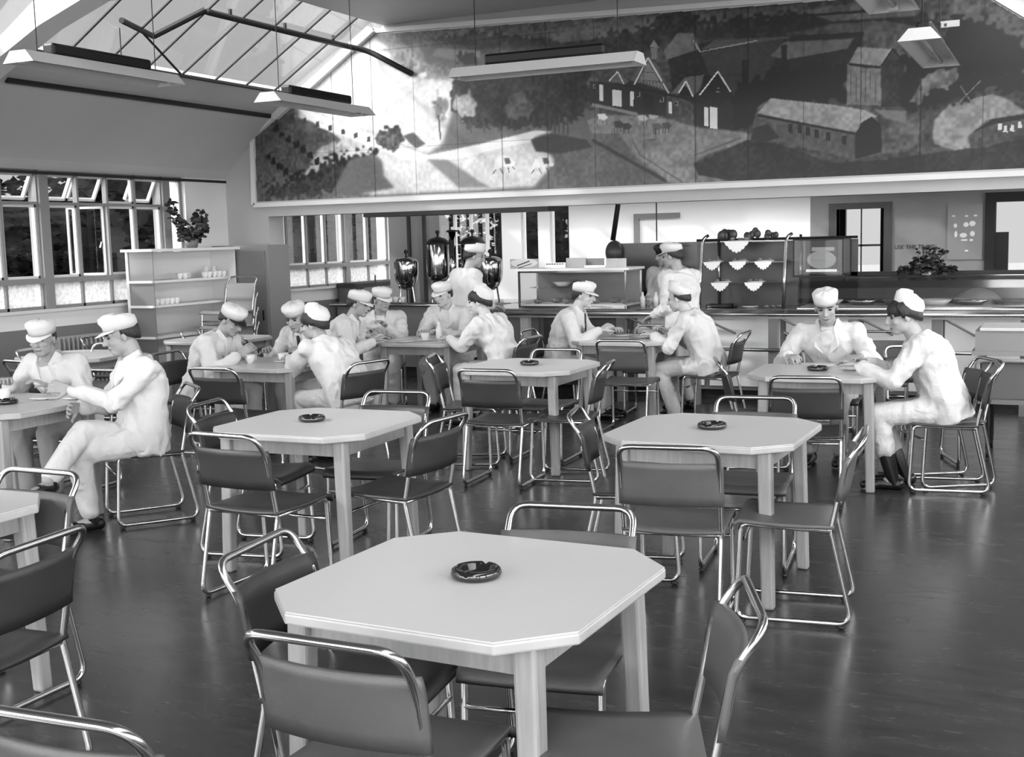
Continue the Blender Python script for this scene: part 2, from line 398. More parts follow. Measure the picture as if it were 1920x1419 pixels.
# doorway with dark surround and passage
bm = B()
for q in ((-2.95, -2.85, 0, 1.97), (-2.24, -2.14, 0, 1.97), (-2.95, -2.14, 1.97, 2.05)): box(bm, q[0], q[1], YK-.03, YK+.22, q[2], q[3])
struct('door_1', bm, M['wooddk'])
bm = B()
for q in ((-1.0, -.88, 0, 2.0), (.3, .4, 0, 2.0), (-1.0, .4, 2.0, 2.12)): box(bm, q[0], q[1], YK-.03, YK+.22, q[2], q[3])
struct('door_2', bm, M['dark'])
# passage beyond the first doorway
bm = B(); box(bm, -3.3, -3.2, YK+.2, 18.4, 0, 2.6); box(bm, -1.7, -1.6, YK+.2, 18.4, 0, 2.6); box(bm, -3.2, -1.7, YK+.2, 18.4, 2.5, 2.6)
box(bm, -3.2, -3.05, 18.3, 18.4, 0, 2.5); box(bm, -2.55, -1.7, 18.3, 18.4, 0, 2.5); box(bm, -3.05, -2.55, 18.3, 18.4, 0, 1.0); box(bm, -3.05, -2.55, 18.3, 18.4, 2.15, 2.5)
struct('wall_passage', bm, M['dark'])
struct('floor_passage', box(B(), -3.3, -1.6, YK+.2, 18.4, -.1, 0), M['dark'])
bm = B(); box(bm, -2.83, -2.81, 18.28, 18.3, 1.0, 2.15); box(bm, -3.05, -2.55, 18.28, 18.3, 1.45, 1.48); struct('window_17', bm, M['frame'])
# outside door leaf at the far right: pale sheet hanging in the doorway, bright yard beyond
struct('door_3', box(B(), -.90, -.72, YK+.02, YK+.08, 0, 1.62), M['dark'])
# hanging frame on the servery wall
def wp(px, py, y): return wall_pt(px, py, y)
bm = B(); box(bm, -5.70, -5.62, YK-.04, YK-.001, 1.3, 1.93); box(bm, -5.70, -5.02, YK-.04, YK-.001, 1.93, 2.0)
setp(obj('hatch_surround', bm, M['rough']), 'grey L-shaped hatch surround on the white servery wall', 'hatch surround')
bm = tube(B(), [(-4.83, 13.4, 2.6), (-4.86, 13.4, 2.05), (-4.93, 13.4, 1.64)], .032, 8)
setp(obj('flue_pipe', bm, M['steel'], smooth=True), 'dark pipe dropping from the servery ceiling to the grey screen', 'pipe')
bm = tube(B(), [(-4.37, 13.35, 2.6), (-4.37, 13.35, 1.62)], .008, 6)
setp(obj('light_flex', bm, M['steel']), 'thin grey rod hanging in front of the hatch surround', 'rod')
# notice on the far right wall: white marks of a menu board
t = thing('menu_board', 'white chalk-like marks of a menu board on the grey wall by the far right doorway', 'menu board', (0, 0, 0))
rows = [(1788, 405, 8, 4), (1812, 405, 7, 4), (1829, 404, 7, 4), (1791, 423, 7, 9), (1811, 421, 10, 10), (1823, 419, 12, 11), (1792, 439, 6, 13), (1806, 441, 14, 10), (1823, 438, 9, 11), (1808, 450, 14, 4), (1821, 450, 7, 5), (1812, 470, 7, 3)]
obj('board', box(B(), -1.45, -1.03, YK-.02, YK-.001, 1.28, 1.98), mat('menu_grey', .50, .3), t)
for px, py, w, h in rows:
    x, z = wp(px, py, YK-.025); k = .0068
    ms = B(); lathe(ms, [(0, 0), (.5, 0), (.42, .004), (0, .004)], 7); 
    for v in ms.verts: v.co = V((x+v.co.x*w*k, YK-.021-v.co.z, z+v.co.y*h*k))
    obj('mark', ms, M['doily'], t)
x, z = wp(1707, 463, YK-.01)
t = setp(text_obj('wall_lettering', 'USE THE TRAYS', .072, M['ink'], (x+.05, YK-.004, z), (R(90), 0, 0)), 'small dark capital lettering on the grey wall beside the dark doorway', 'lettering')
# ------------------------------------------------------------ outdoors
struct('ground', box(B(), -60, 60, -30, 70, -.4, -.25), M['ground'])
def bush(bm, c, r, n=220, leaf=.16, seed=0):
    rg = random.Random(seed)
    for _ in range(n):
        d = V((rg.gauss(0, 1), rg.gauss(0, 1), rg.gauss(0, 1))).normalized()*(rg.random()**.35)
        p = V(c)+V((d.x*r[0], d.y*r[1], d.z*r[2])); s = leaf*(.6+rg.random()*.8)
        q = Matrix.Rotation(rg.random()*6.28, 3, 'Z') @ Matrix.Rotation(rg.random()*3.1, 3, 'X')
        vs = [bm.verts.new(p+q @ V(v)*s) for v in ((-.5, 0, 0), (0, -.3, .08), (.5, 0, 0), (0, .3, .08))]
        bm.faces.new(vs)
tl = ['dark bushy tree outside the left windows', 'dark tree outside behind the shelf unit', 'leafy tree outside seen through the kitchen end of the left windows', 'tree seen through the windows behind the urns']
k = 0
for (x, y, r, h, lab) in [(-14.2, 11.6, 1.7, 2.7, 'dark bushy tree outside the left dining windows, nearest the picture edge'),
                          (-15.0, 16.0, 2.3, 3.0, 'broad dark tree outside the left dining windows, left of the potted plant'),
                          (-15.5, 21.2, 2.4, 3.0, 'dark tree outside the window behind the shelf unit'),
                          (-16.5, 27.0, 2.8, 3.2, 'dark tree seen through the windows left of the urns'),
                          (-10.5, 26.0, 2.6, 3.2, 'dark tree seen through the kitchen window behind the urns'),
                          (-19.5, 13.4, 2.3, 2.9, 'distant dark tree beyond the leftmost window lights')]:
    t = thing('tree', lab, 'tree', (x, y, -.25), 0, 'trees outside the windows')
    bm = B(); tube(bm, [(0, 0, 0), (.1, .05, h*.5), (0, 0, h)], .2, 8, rs=[.28, .2, .1]); obj('trunk', bm, M['bark'], t)
    bm = B(); bush(bm, (0, 0, h*.62), (r, r, h*.62), 4200, .22, k)
    ball(bm, (0, 0, h*.6), (r*.72, r*.72, h*.5), seg=16); obj('crown', bm, M['hedge'], t); k += 1
# ------------------------------------------------------------ the painted mural on the gable
YM = YB-.03
TLx = [(479, 381), (476, 256), (524, 216), (703, 62)]
mw = [wall_pt(px, py, YM) for px, py in TLx]
mw += [(-.87, 3.86), (.30, 3.02), (.30, 2.19)]
xs0, xs1 = min(p[0] for p in mw), max(p[0] for p in mw); zs0, zs1 = min(p[1] for p in mw), max(p[1] for p in mw)
def pip(X, Z, poly):
    ins = np.zeros(X.shape, bool); n = len(poly); j = n-1
    for i in range(n):
        xi, zi = poly[i]; xj, zj = poly[j]
        if zi != zj:
            c = ((zi > Z) != (zj > Z)) & (X < (xj-xi)*(Z-zi)/(zj-zi)+xi); ins ^= c
        j = i
    return ins
GW, GH = 1100, 260
gx = np.linspace(xs0, xs1, GW); gz = np.linspace(zs0, zs1, GH)
X, Z = np.meshgrid(gx, gz)
rs_ = np.random.RandomState(3)
def vnoise(f, seed):
    r = np.random.RandomState(seed); nx, nz = int(9.5*f)+3, int(2*f)+3
    g = r.rand(nz, nx); u = (X-xs0)*f; v = (Z-zs0)*f
    iu, iv = np.minimum(u.astype(int), nx-2), np.minimum(v.astype(int), nz-2); fu, fv = u-iu, v-iv
    fu = fu*fu*(3-2*fu); fv = fv*fv*(3-2*fv)
    return (g[iv, iu]*(1-fu)+g[iv, iu+1]*fu)*(1-fv)+(g[iv+1, iu]*(1-fu)+g[iv+1, iu+1]*fu)*fv
NZ1, NZ2, NZ3 = vnoise(2.5, 1)-.5, vnoise(9, 2)-.5, vnoise(30, 4)-.5
G = np.full(X.shape, .40)
def blur(a, n):
    for _ in range(n):
        p = np.pad(a, 1, mode='edge'); a = (p[1:-1, 1:-1]*2+p[:-2, 1:-1]+p[2:, 1:-1]+p[1:-1, :-2]+p[1:-1, 2:])/6
    return a
def paint(g, pts, soft=1, rag=0.0, tex=.0, grad=None):
    """one patch of paint; pts are places on the wall read off the photograph"""
    global G
    poly = [wall_pt(px, py, YM) for px, py in pts]
    ax, az = X, Z
    if rag: ax = X+rag*NZ2*2; az = Z+rag*NZ3*2
    m = pip(ax, az, poly).astype(float)
    if soft: m = blur(m, soft)
    col = g+tex*NZ2+tex*NZ3
    G = G*(1-m)+col*m
def stroke(g, a, b, w=2.0, soft=0):
    dx, dy = b[0]-a[0], b[1]-a[1]; l = math.hypot(dx, dy) or 1; nx, ny = -dy/l*w/2, dx/l*w/2
    paint(g, [(a[0]+nx, a[1]+ny), (b[0]+nx, b[1]+ny), (b[0]-nx, b[1]-ny), (a[0]-nx, a[1]-ny)], soft)
# fields and hills
paint(.44, [(470, 385), (470, 200), (700, 50), (700, 385)], 8, tex=.1)
paint(.78, [(545, 190), (640, 110), (700, 70), (770, 120), (860, 140), (915, 165), (850, 200), (830, 270), (800, 290), (700, 250), (600, 215)], 22, tex=.05)
paint(.74, [(560, 200), (640, 225), (800, 290), (960, 262), (1040, 255), (1060, 285), (1000, 350), (700, 366), (560, 330)], 14, tex=.06)
paint(.33, [(478, 384), (470, 256), (524, 212), (600, 232), (640, 262), (560, 340)], 6, tex=.08)
paint(.62, [(560, 350), (585, 290), (620, 265), (650, 275), (640, 300), (600, 340)], 6, rag=.05, tex=.12)
paint(.34, [(700, 50), (1310, -5), (1900, -60), (1930, 60), (1930, 330), (1300, 345), (1230, 300), (1130, 235), (1105, 130), (1000, 130), (880, 95), (730, 82)], 5, tex=.1)
paint(.22, [(800, 72), (900, 60), (1020, 76), (1100, 70), (1190, 76), (1230, 95), (1150, 92), (1020, 88), (880, 92)], 2, rag=.04, tex=.08)
paint(.40, [(1000, 60), (1150, 38), (1300, 24), (1480, 10), (1500, 20), (1350, 44), (1180, 66), (1050, 80)], 3, tex=.08)
paint(.24, [(1060, 100), (1140, 60), (1230, 45), (1240, 15), (1290, 5), (1310, 40), (1480, 28), (1640, 15), (1760, 30), (1760, 50), (1500, 60), (1420, 78), (1300, 70), (1230, 92), (1150, 106)], 2, rag=.07, tex=.08)
paint(.44, [(1500, 20), (1700, -10), (1720, 30), (1560, 40)], 3, tex=.06)
stroke(.2, (1500, 30), (1720, 14), 4, 1)
paint(.37, [(1480, 62), (1560, 45), (1660, 38), (1760, 60), (1700, 70), (1560, 72)], 3, tex=.06)
paint(.5, [(820, 90), (900, 96), (900, 108), (850, 112), (810, 104)], 4)
paint(.50, [(720, 85), (790, 84), (800, 118), (900, 130), (820, 150), (760, 140)], 8, rag=.06, tex=.15)
# tree clumps
paint(.22, [(850, 100), (890, 96), (900, 118), (862, 126)], 4, rag=.05)
paint(.19, [(850, 175), (862, 145), (905, 140), (1000, 128), (1105, 128), (1112, 190), (1100, 215), (1060, 228), (1040, 236), (960, 240), (880, 236), (845, 210)], 3, rag=.06, tex=.10)
paint(.58, [(858, 180), (880, 172), (892, 195), (885, 222), (862, 222), (850, 205)], 4, rag=.05, tex=.12)
paint(.34, [(945, 180), (985, 172), (1000, 205), (975, 226), (948, 216)], 4, rag=.05, tex=.12)
paint(.50, [(806, 195), (815, 178), (838, 180), (842, 222), (812, 222)], 5, rag=.06, tex=.12)
for a in ((822, 215, 262), (880, 222, 250), (905, 222, 250)): stroke(.3, (a[0], a[1]), (a[0]+4, a[2]), 2.5, 1)
for a in (1030, 1040, 1048, 1056, 1064): stroke(.26, (a, 222), (a+1, 258), 3, 1)
# bright lane
paint(.84, [(548, 195), (640, 232), (720, 262), (800, 292), (900, 270), (1005, 244), (1035, 247), (1030, 258), (920, 282), (850, 300), (760, 300), (690, 270), (600, 240)], 3, tex=.05)
stroke(.82, (650, 204), (800, 138), 9, 3)
paint(.30, [(705, 262), (715, 240), (745, 238), (758, 262), (738, 285), (715, 278)], 3, rag=.05, tex=.2)
paint(.34, [(755, 255), (775, 248), (798, 270), (780, 278)], 3)
for i in range(9): x_ = 520+i*24; paint(.28, [(x_, 208+i*7), (x_+6, 206+i*7), (x_+7, 216+i*7), (x_, 217+i*7)], 1)
for i in range(8): x_ = 510+i*13; paint(.16, [(x_, 236+i*10), (x_+10, 234+i*10), (x_+11, 246+i*10), (x_+1, 247+i*10)], 1, rag=.02)
for i in range(6): x_ = 498+i*11; paint(.14, [(x_, 288+i*10), (x_+9, 286+i*10), (x_+10, 298+i*10), (x_+1, 299+i*10)], 1, rag=.02)
# dark shrubbery bottom left
paint(.20, [(484, 378), (500, 352), (560, 330), (610, 300), (650, 290), (700, 280), (705, 300), (660, 330), (640, 352), (600, 368)], 4, rag=.09, tex=.12)
paint(.40, [(655, 300), (700, 288), (716, 300), (720, 330), (740, 352), (660, 366), (620, 366)], 10)
paint(.48, [(800, 298), (840, 300), (900, 340), (920, 352), (860, 352)], 8)
# green in the middle
paint(.40, [(1000, 258), (1035, 246), (1100, 262), (1160, 240), (1190, 252), (1235, 300), (1290, 340), (1200, 350), (1010, 352), (1040, 300)], 8, tex=.05)
paint(.25, [(995, 262), (1035, 250), (1100, 262), (1110, 276), (1050, 288), (1005, 284)], 4)
stroke(.24, (1110, 262), (1250, 340), 6, 3)
# two horses
for ox in (0, 72):
    paint(.82, [(928+ox, 300), (938+ox, 292), (955+ox, 294), (966+ox, 306), (964+ox, 314), (950+ox, 312), (935+ox, 316), (926+ox, 320)], 1, rag=.02)
    paint(.34, [(945+ox, 296), (955+ox, 296), (958+ox, 306), (948+ox, 308)], 1)
    for q in ((930, 318, 924, 326), (938, 316, 944, 326), (952, 312, 955, 324), (960, 312, 966, 318)): stroke(.4, (q[0]+ox, q[1]), (q[2]+ox, q[3]), 2)
# farmyard
paint(.52, [(1100, 225), (1150, 215), (1250, 222), (1310, 240), (1400, 248), (1410, 262), (1330, 288), (1300, 305), (1330, 330), (1370, 340), (1260, 345), (1190, 292), (1160, 250), (1110, 250)], 3, tex=.08)
for a in (((1185, 262), (1200, 290)), ((1200, 290), (1280, 342)), ((1210, 262), (1230, 262)), ((1300, 292), (1390, 258))): stroke(.36, a[0], a[1], 2, 1)
for c in ((1120, 214, .85), (1150, 228, .3), (1165, 231, .3), (1195, 216, .75), (1215, 212, .7), (1222, 232, .4), (1240, 230, .35)):
    paint(c[2], [(c[0], c[1]), (c[0]+14, c[1]-1), (c[0]+20, c[1]+6), (c[0]+14, c[1]+12), (c[0]+3, c[1]+10)], 1)
    for dx in (3, 7, 14): stroke(c[2]*.8, (c[0]+dx, c[1]+9), (c[0]+dx, c[1]+20), 1.6)
# long dark factory sheds
paint(.20, [(1250, 88), (1400, 72), (1620, 60), (1610, 110), (1400, 170), (1400, 235), (1380, 245), (1260, 170)], 2, tex=.05)
paint(.46, [(1245, 95), (1270, 62), (1300, 62), (1312, 92), (1250, 112)], 1, tex=.04)
paint(.38, [(1312, 94), (1340, 75), (1480, 68), (1480, 72), (1390, 86)], 1)
stroke(.7, (1300, 76), (1313, 97), 2); stroke(.7, (1313, 97), (1420, 76), 1.5)
paint(.30, [(1313, 98), (1470, 72), (1450, 120), (1400, 200), (1330, 140)], 2)
paint(.44, [(1445, 105), (1470, 78), (1600, 72), (1590, 92), (1478, 112)], 2, tex=.03)
paint(.24, [(1478, 112), (1600, 90), (1620, 120), (1480, 155)], 2)
for a in ((1396, 112, 165), (1470, 85, 140)): stroke(.13, (a[0], a[1]), (a[0], a[2]), 9, 1)
paint(.13, [(1380, 160), (1480, 130), (1590, 120), (1592, 190), (1440, 195), (1400, 240), (1370, 245)], 4, rag=.06, tex=.06)
# cottages
paint(.22, [(1105, 152), (1155, 155), (1180, 150), (1250, 170), (1250, 218), (1150, 208), (1105, 195)], 1)
paint(.40, [(1180, 150), (1215, 108), (1232, 120), (1255, 172)], 1); paint(.52, [(1198, 152), (1215, 116), (1246, 168)], 1)
stroke(.85, (1215, 108), (1189, 158), 2.5); stroke(.85, (1215, 108), (1254, 175), 2.5)
for x_ in range(1200, 1244, 6): stroke(.25, (x_, 152), (x_+2, 166), 1.2)
stroke(.25, (1203, 135), (1226, 136), 1.2); stroke(.25, (1196, 150), (1240, 153), 1.2)
paint(.42, [(1140, 152), (1158, 134), (1180, 152), (1172, 158)], 1); stroke(.82, (1158, 134), (1170, 158), 2); stroke(.82, (1158, 134), (1142, 152), 2)
paint(.44, [(1258, 175), (1284, 145), (1320, 140), (1310, 178)], 1); paint(.14, [(1272, 176), (1285, 160), (1300, 182)], 1)
stroke(.85, (1286, 152), (1272, 175), 2.5); stroke(.85, (1286, 152), (1300, 182), 2.5)
paint(.22, [(1300, 180), (1346, 136), (1372, 172), (1376, 244), (1300, 236)], 1)
stroke(.85, (1346, 134), (1312, 178), 2.5); stroke(.85, (1346, 134), (1370, 172), 2.5)
for q in ((1124, 158, 7, 30), (1148, 168, 18, 30), (1182, 170, 6, 28), (1254, 190, 6, 22), (1320, 200, 8, 35), (1331, 200, 14, 40)): paint(.84, [(q[0], q[1]), (q[0]+q[2], q[1]+2), (q[0]+q[2], q[1]+q[3]+2), (q[0], q[1]+q[3])], 0)
for q in ((1194, 172, 6, 10), (1238, 182, 6, 10), (1344, 165, 6, 8), (1112, 158, 5, 8), (1265, 190, 6, 8)): paint(.6, [(q[0], q[1]), (q[0]+q[2], q[1]), (q[0]+q[2], q[1]+q[3]), (q[0], q[1]+q[3])], 0); paint(.2, [(q[0]+1, q[1]+1), (q[0]+q[2]-1, q[1]+1), (q[0]+q[2]-1, q[1]+q[3]-1), (q[0]+1, q[1]+q[3]-1)], 0)
paint(.14, [(1208, 175), (1227, 178), (1227, 212), (1208, 208)], 0)
stroke(.10, (1172, 160), (1320, 192), 4); stroke(.55, (1110, 196), (1195, 214), 6, 1)
paint(.55, [(1218, 88), (1226, 75), (1236, 90)], 0); paint(.5, [(1220, 90), (1233, 90), (1231, 112), (1222, 110)], 0)
# tall timber tower
paint(.48, [(1588, 120), (1622, 128), (1655, 128), (1652, 198), (1588, 196)], 1, tex=.06)
paint(.26, [(1652, 128), (1676, 95), (1695, 120), (1700, 200), (1652, 200)], 1, tex=.05)
paint(.55, [(1592, 118), (1608, 88), (1674, 92), (1650, 124)], 1, tex=.05); stroke(.16, (1592, 121), (1652, 126), 4)
stroke(.12, (1674, 92), (1696, 118), 4); stroke(.12, (1674, 92), (1653, 124), 4)
for x_ in range(1596, 1650, 9): stroke(.36, (x_, 132), (x_, 192), 1.5)
paint(.40, [(1695, 100), (1720, 88), (1740, 120), (1700, 160)], 3); 
# lawn and half-round barns
paint(.24, [(1300, 308), (1402, 262), (1460, 270), (1560, 306), (1660, 300), (1930, 260), (1930, 330), (1380, 340), (1310, 328)], 2, tex=.05)
paint(.40, [(1410, 240), (1420, 200), (1445, 184), (1600, 204), (1640, 215), (1655, 245), (1650, 290), (1606, 300), (1590, 296), (1440, 262)], 1, tex=.05)
paint(.60, [(1420, 212), (1446, 184), (1560, 196), (1620, 206), (1645, 218), (1618, 232), (1604, 250), (1500, 230)], 1, tex=.08)
stroke(.14, (1420, 216), (1606, 251), 4, 1)
paint(.10, [(1604, 298), (1604, 252), (1616, 230), (1634, 219), (1650, 232), (1655, 262), (1652, 284)], 1)
for x_, y_ in ((1482, 240), (1500, 241), (1514, 245), (1531, 250), (1553, 255), (1583, 262)): paint(.15, [(x_-4, y_-8), (x_+4, y_-7), (x_+4, y_+10), (x_-4, y_+8)], 0)
paint(.26, [(1408, 262), (1412, 240), (1440, 232), (1462, 258), (1430, 268)], 1)
paint(.42, [(1650, 250), (1700, 215), (1725, 230), (1730, 262), (1700, 284), (1655, 288)], 5, tex=.1)
paint(.50, [(1640, 205), (1700, 208), (1700, 232), (1660, 222)], 2)
paint(.56, [(1748, 255), (1752, 225), (1780, 195), (1860, 176), (1890, 186), (1925, 210), (1925, 222), (1860, 240), (1830, 275), (1790, 282), (1752, 270)], 2, tex=.1)
paint(.36, [(1815, 255), (1850, 225), (1925, 212), (1925, 252), (1850, 276), (1820, 280)], 2, tex=.08)
paint(.15, [(1822, 250), (1860, 224), (1925, 214), (1925, 222), (1862, 232)], 1)
for q in ((1875, 236), (1885, 240), (1898, 238), (1912, 232)): paint(.8, [(q[0]-3, q[1]-4), (q[0]+3, q[1]-4), (q[0]+4, q[1]+8), (q[0]-4, q[1]+8)], 0)
# wood at the top right, pale house
paint(.15, [(1690, 110), (1760, 70), (1770, 40), (1830, 30), (1890, 60), (1930, 80), (1930, 180), (1860, 170), (1800, 190), (1700, 205), (1690, 160)], 3, rag=.09, tex=.10)
paint(.45, [(1730, 150), (1760, 130), (1800, 128), (1790, 160), (1740, 172), (1720, 200), (1705, 190)], 2, rag=.03, tex=.15)
paint(.78, [(1763, 40), (1800, 36), (1800, 48), (1765, 52)], 0); paint(.35, [(1770, 44), (1775, 44), (1775, 50), (1770, 50)], 0)
stroke(.5, (1800, 190), (1840, 150), 1.5); stroke(.5, (1820, 190), (1800, 160), 1.5)
# general grain and the joints between the boards
G = G+.05*NZ1+.035*NZ3+.02*(rs_.rand(*X.shape)-.5)
for x_ in np.arange(xs0+.62, xs1, .545):
    m = np.abs(X-x_) < .006; G[m] *= .72
for z_ in (zs0+.56, zs0+1.66):
    m = (np.abs(Z-z_) < .006) & (X < -5.0); G[m] *= .8
rr_ = np.clip((X+5.6)/3.0, 0, 1); G = G+(G-.45)*.22-.10*rr_+.03*(1-rr_); G = np.clip(G, .05, .93)  # left lifted, right darkened: uneven light put into the paint
frame_in = [(p[0], p[1]) for p in mw]
inside = pip(X, Z, frame_in)
inside = inside & (blur(inside.astype(float), 2) > .99)
idx = -np.ones(X.shape, int); 
quad = inside[:-1, :-1] & inside[1:, :-1] & inside[:-1, 1:] & inside[1:, 1:]
use = np.zeros(X.shape, bool)
for a in (0, 1):
    for b in (0, 1): use[a:GH-1+a, b:GW-1+b] |= quad
idx[use] = np.arange(use.sum())
verts = np.stack([X[use], np.full(use.sum(), YM), Z[use]], 1)
qi = np.argwhere(quad); r_, c_ = qi[:, 0], qi[:, 1]
faces = np.stack([idx[r_, c_], idx[r_, c_+1], idx[r_+1, c_+1], idx[r_+1, c_]], 1)
me = bpy.data.meshes.new('painted_surface')
me.vertices.add(len(verts)); me.vertices.foreach_set('co', verts.ravel())
me.loops.add(len(faces)*4); me.loops.foreach_set('vertex_index', faces.ravel())
me.polygons.add(len(faces)); me.polygons.foreach_set('loop_start', np.arange(len(faces))*4); me.polygons.foreach_set('loop_total', np.full(len(faces), 4))
me.update(calc_edges=True)
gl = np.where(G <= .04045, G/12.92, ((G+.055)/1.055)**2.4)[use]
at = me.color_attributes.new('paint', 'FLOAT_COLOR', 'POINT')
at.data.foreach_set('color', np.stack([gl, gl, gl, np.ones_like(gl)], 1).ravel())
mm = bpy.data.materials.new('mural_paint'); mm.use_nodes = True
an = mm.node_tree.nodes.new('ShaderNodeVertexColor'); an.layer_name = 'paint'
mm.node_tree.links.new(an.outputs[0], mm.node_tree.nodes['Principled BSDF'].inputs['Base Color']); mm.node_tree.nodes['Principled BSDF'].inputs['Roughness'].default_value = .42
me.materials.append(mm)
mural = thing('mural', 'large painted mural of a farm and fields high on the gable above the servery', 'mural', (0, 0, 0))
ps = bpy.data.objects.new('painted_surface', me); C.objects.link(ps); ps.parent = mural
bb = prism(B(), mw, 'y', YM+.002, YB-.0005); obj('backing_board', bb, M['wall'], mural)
cx_, cz_ = -4.2, 3.1
n = len(mw)
for i in range(n-1 if False else n):
    a, b = mw[i], mw[(i+1) % n]
    if i in (1, 2): w = .055
    else: w = .05
    d = V((b[0]-a[0], 0, b[1]-a[1])).normalized(); nrm = V((-d.z, 0, d.x))
    if nrm.dot(V((cx_-a[0], 0, cz_-a[1]))) > 0: nrm = -nrm
    A = V((a[0], 0, a[1])); Bq = V((b[0], 0, b[1]))
    e = .02
    pts = [(A-d*e), (Bq+d*e), (Bq+d*e+nrm*w), (A-d*e+nrm*w)]
    obj('frame_rail', prism(B(), [(p.x, p.z) for p in pts], 'y', YM-.02, YB-.0005), M['wallwhite'], mural)
# ------------------------------------------------------------ tables
TH = .75
def make_table():
    t = thing('octagonal_table', '', 'table')
    h, c = .455, .152
    def oct_(h, c): return [(-h, -h+c), (-h+c, -h), (h-c, -h), (h, -h+c), (h, h-c), (h-c, h), (-h+c, h), (-h, h-c)]
    obj('table_top', prism(B(), oct_(h-.003, c), 'z', TH-.004, TH), M['top'], t)
    bm = prism(B(), oct_(h, c), 'z', TH-.034, TH-.0042); obj('edge_band', bm, M['edge'], t, bevel=.006)
    bm = B()
    for a, b in ((-.33, .33),):
        box(bm, a, b, -.345, -.325, TH-.115, TH-.035); box(bm, a, b, .325, .345, TH-.115, TH-.035)
        box(bm, -.345, -.325, a, b, TH-.115, TH-.035); box(bm, .325, .345, a, b, TH-.115, TH-.035)
    obj('apron', bm, M['leg'], t)
    for sx in (-1, 1):
        for sy in (-1, 1):
            bm = B(); w = .032; top = [(sx*.335, sy*.335)]; bx, by = sx*.355, sy*.355
            vs = []
            for (cx, cy, z, ww) in ((sx*.335, sy*.335, TH-.035, w), (bx, by, 0, w*.86)):
                vs.append([bm.verts.new((cx+ax*ww, cy+ay*ww, z)) for ax, ay in ((-1, -1), (1, -1), (1, 1), (-1, 1))])
            for k in range(4): bm.faces.new([vs[0][k], vs[0][(k+1) % 4], vs[1][(k+1) % 4], vs[1][k]])
            bm.faces.new(vs[0]); bm.faces.new(vs[1][::-1])
            obj('leg', bm, M['leg'], t, bevel=.010)
    return t
tab0 = make_table()
TABLES = [
    (-1.48, 2.865, -2, 'nearest octagonal table, pale top, with a black glass ashtray, in the foreground'),
    (-3.585, 5.21, 2, 'empty octagonal table left of centre in the second row, with one black ashtray'),
    (-1.54, 5.55, -1, 'empty octagonal table right of centre in the second row, a glare spot on its top'),
    (-1.50, 8.15, 2, 'octagonal table at the right where a man in a round cap sits facing the camera'),
    (-3.64, 8.04, 0, 'empty octagonal table in the middle of the room in the third row'),
    (-5.95, 5.28, 0, 'octagonal table at the left edge with a cup and saucers, two men sitting at it'),
    (-3.68, 10.36, 0, 'octagonal table nearest the counter, two men facing each other across it'),
    (-5.72, 7.80, 0, 'octagonal table left of centre where three men in caps lean over cups'),
    (-5.50, 9.95, 0, 'octagonal table by the urns with four men in white around it'),
    (-8.05, 8.00, 6, 'empty octagonal table by the left windows behind the two leftmost men'),
    (-7.90, 9.75, 0, 'empty octagonal table in front of the shelf unit'),
    (-3.90, 2.87, 0, 'octagonal table at the left picture edge of which only a corner shows'),
]
for i, (x, y, a, lab) in enumerate(TABLES):
    t = tab0 if i == 0 else dup_tree(tab0)
    t.location = (x, y, 0); t.rotation_euler.z = R(a); setp(t, lab, 'table', 'octagonal canteen tables')
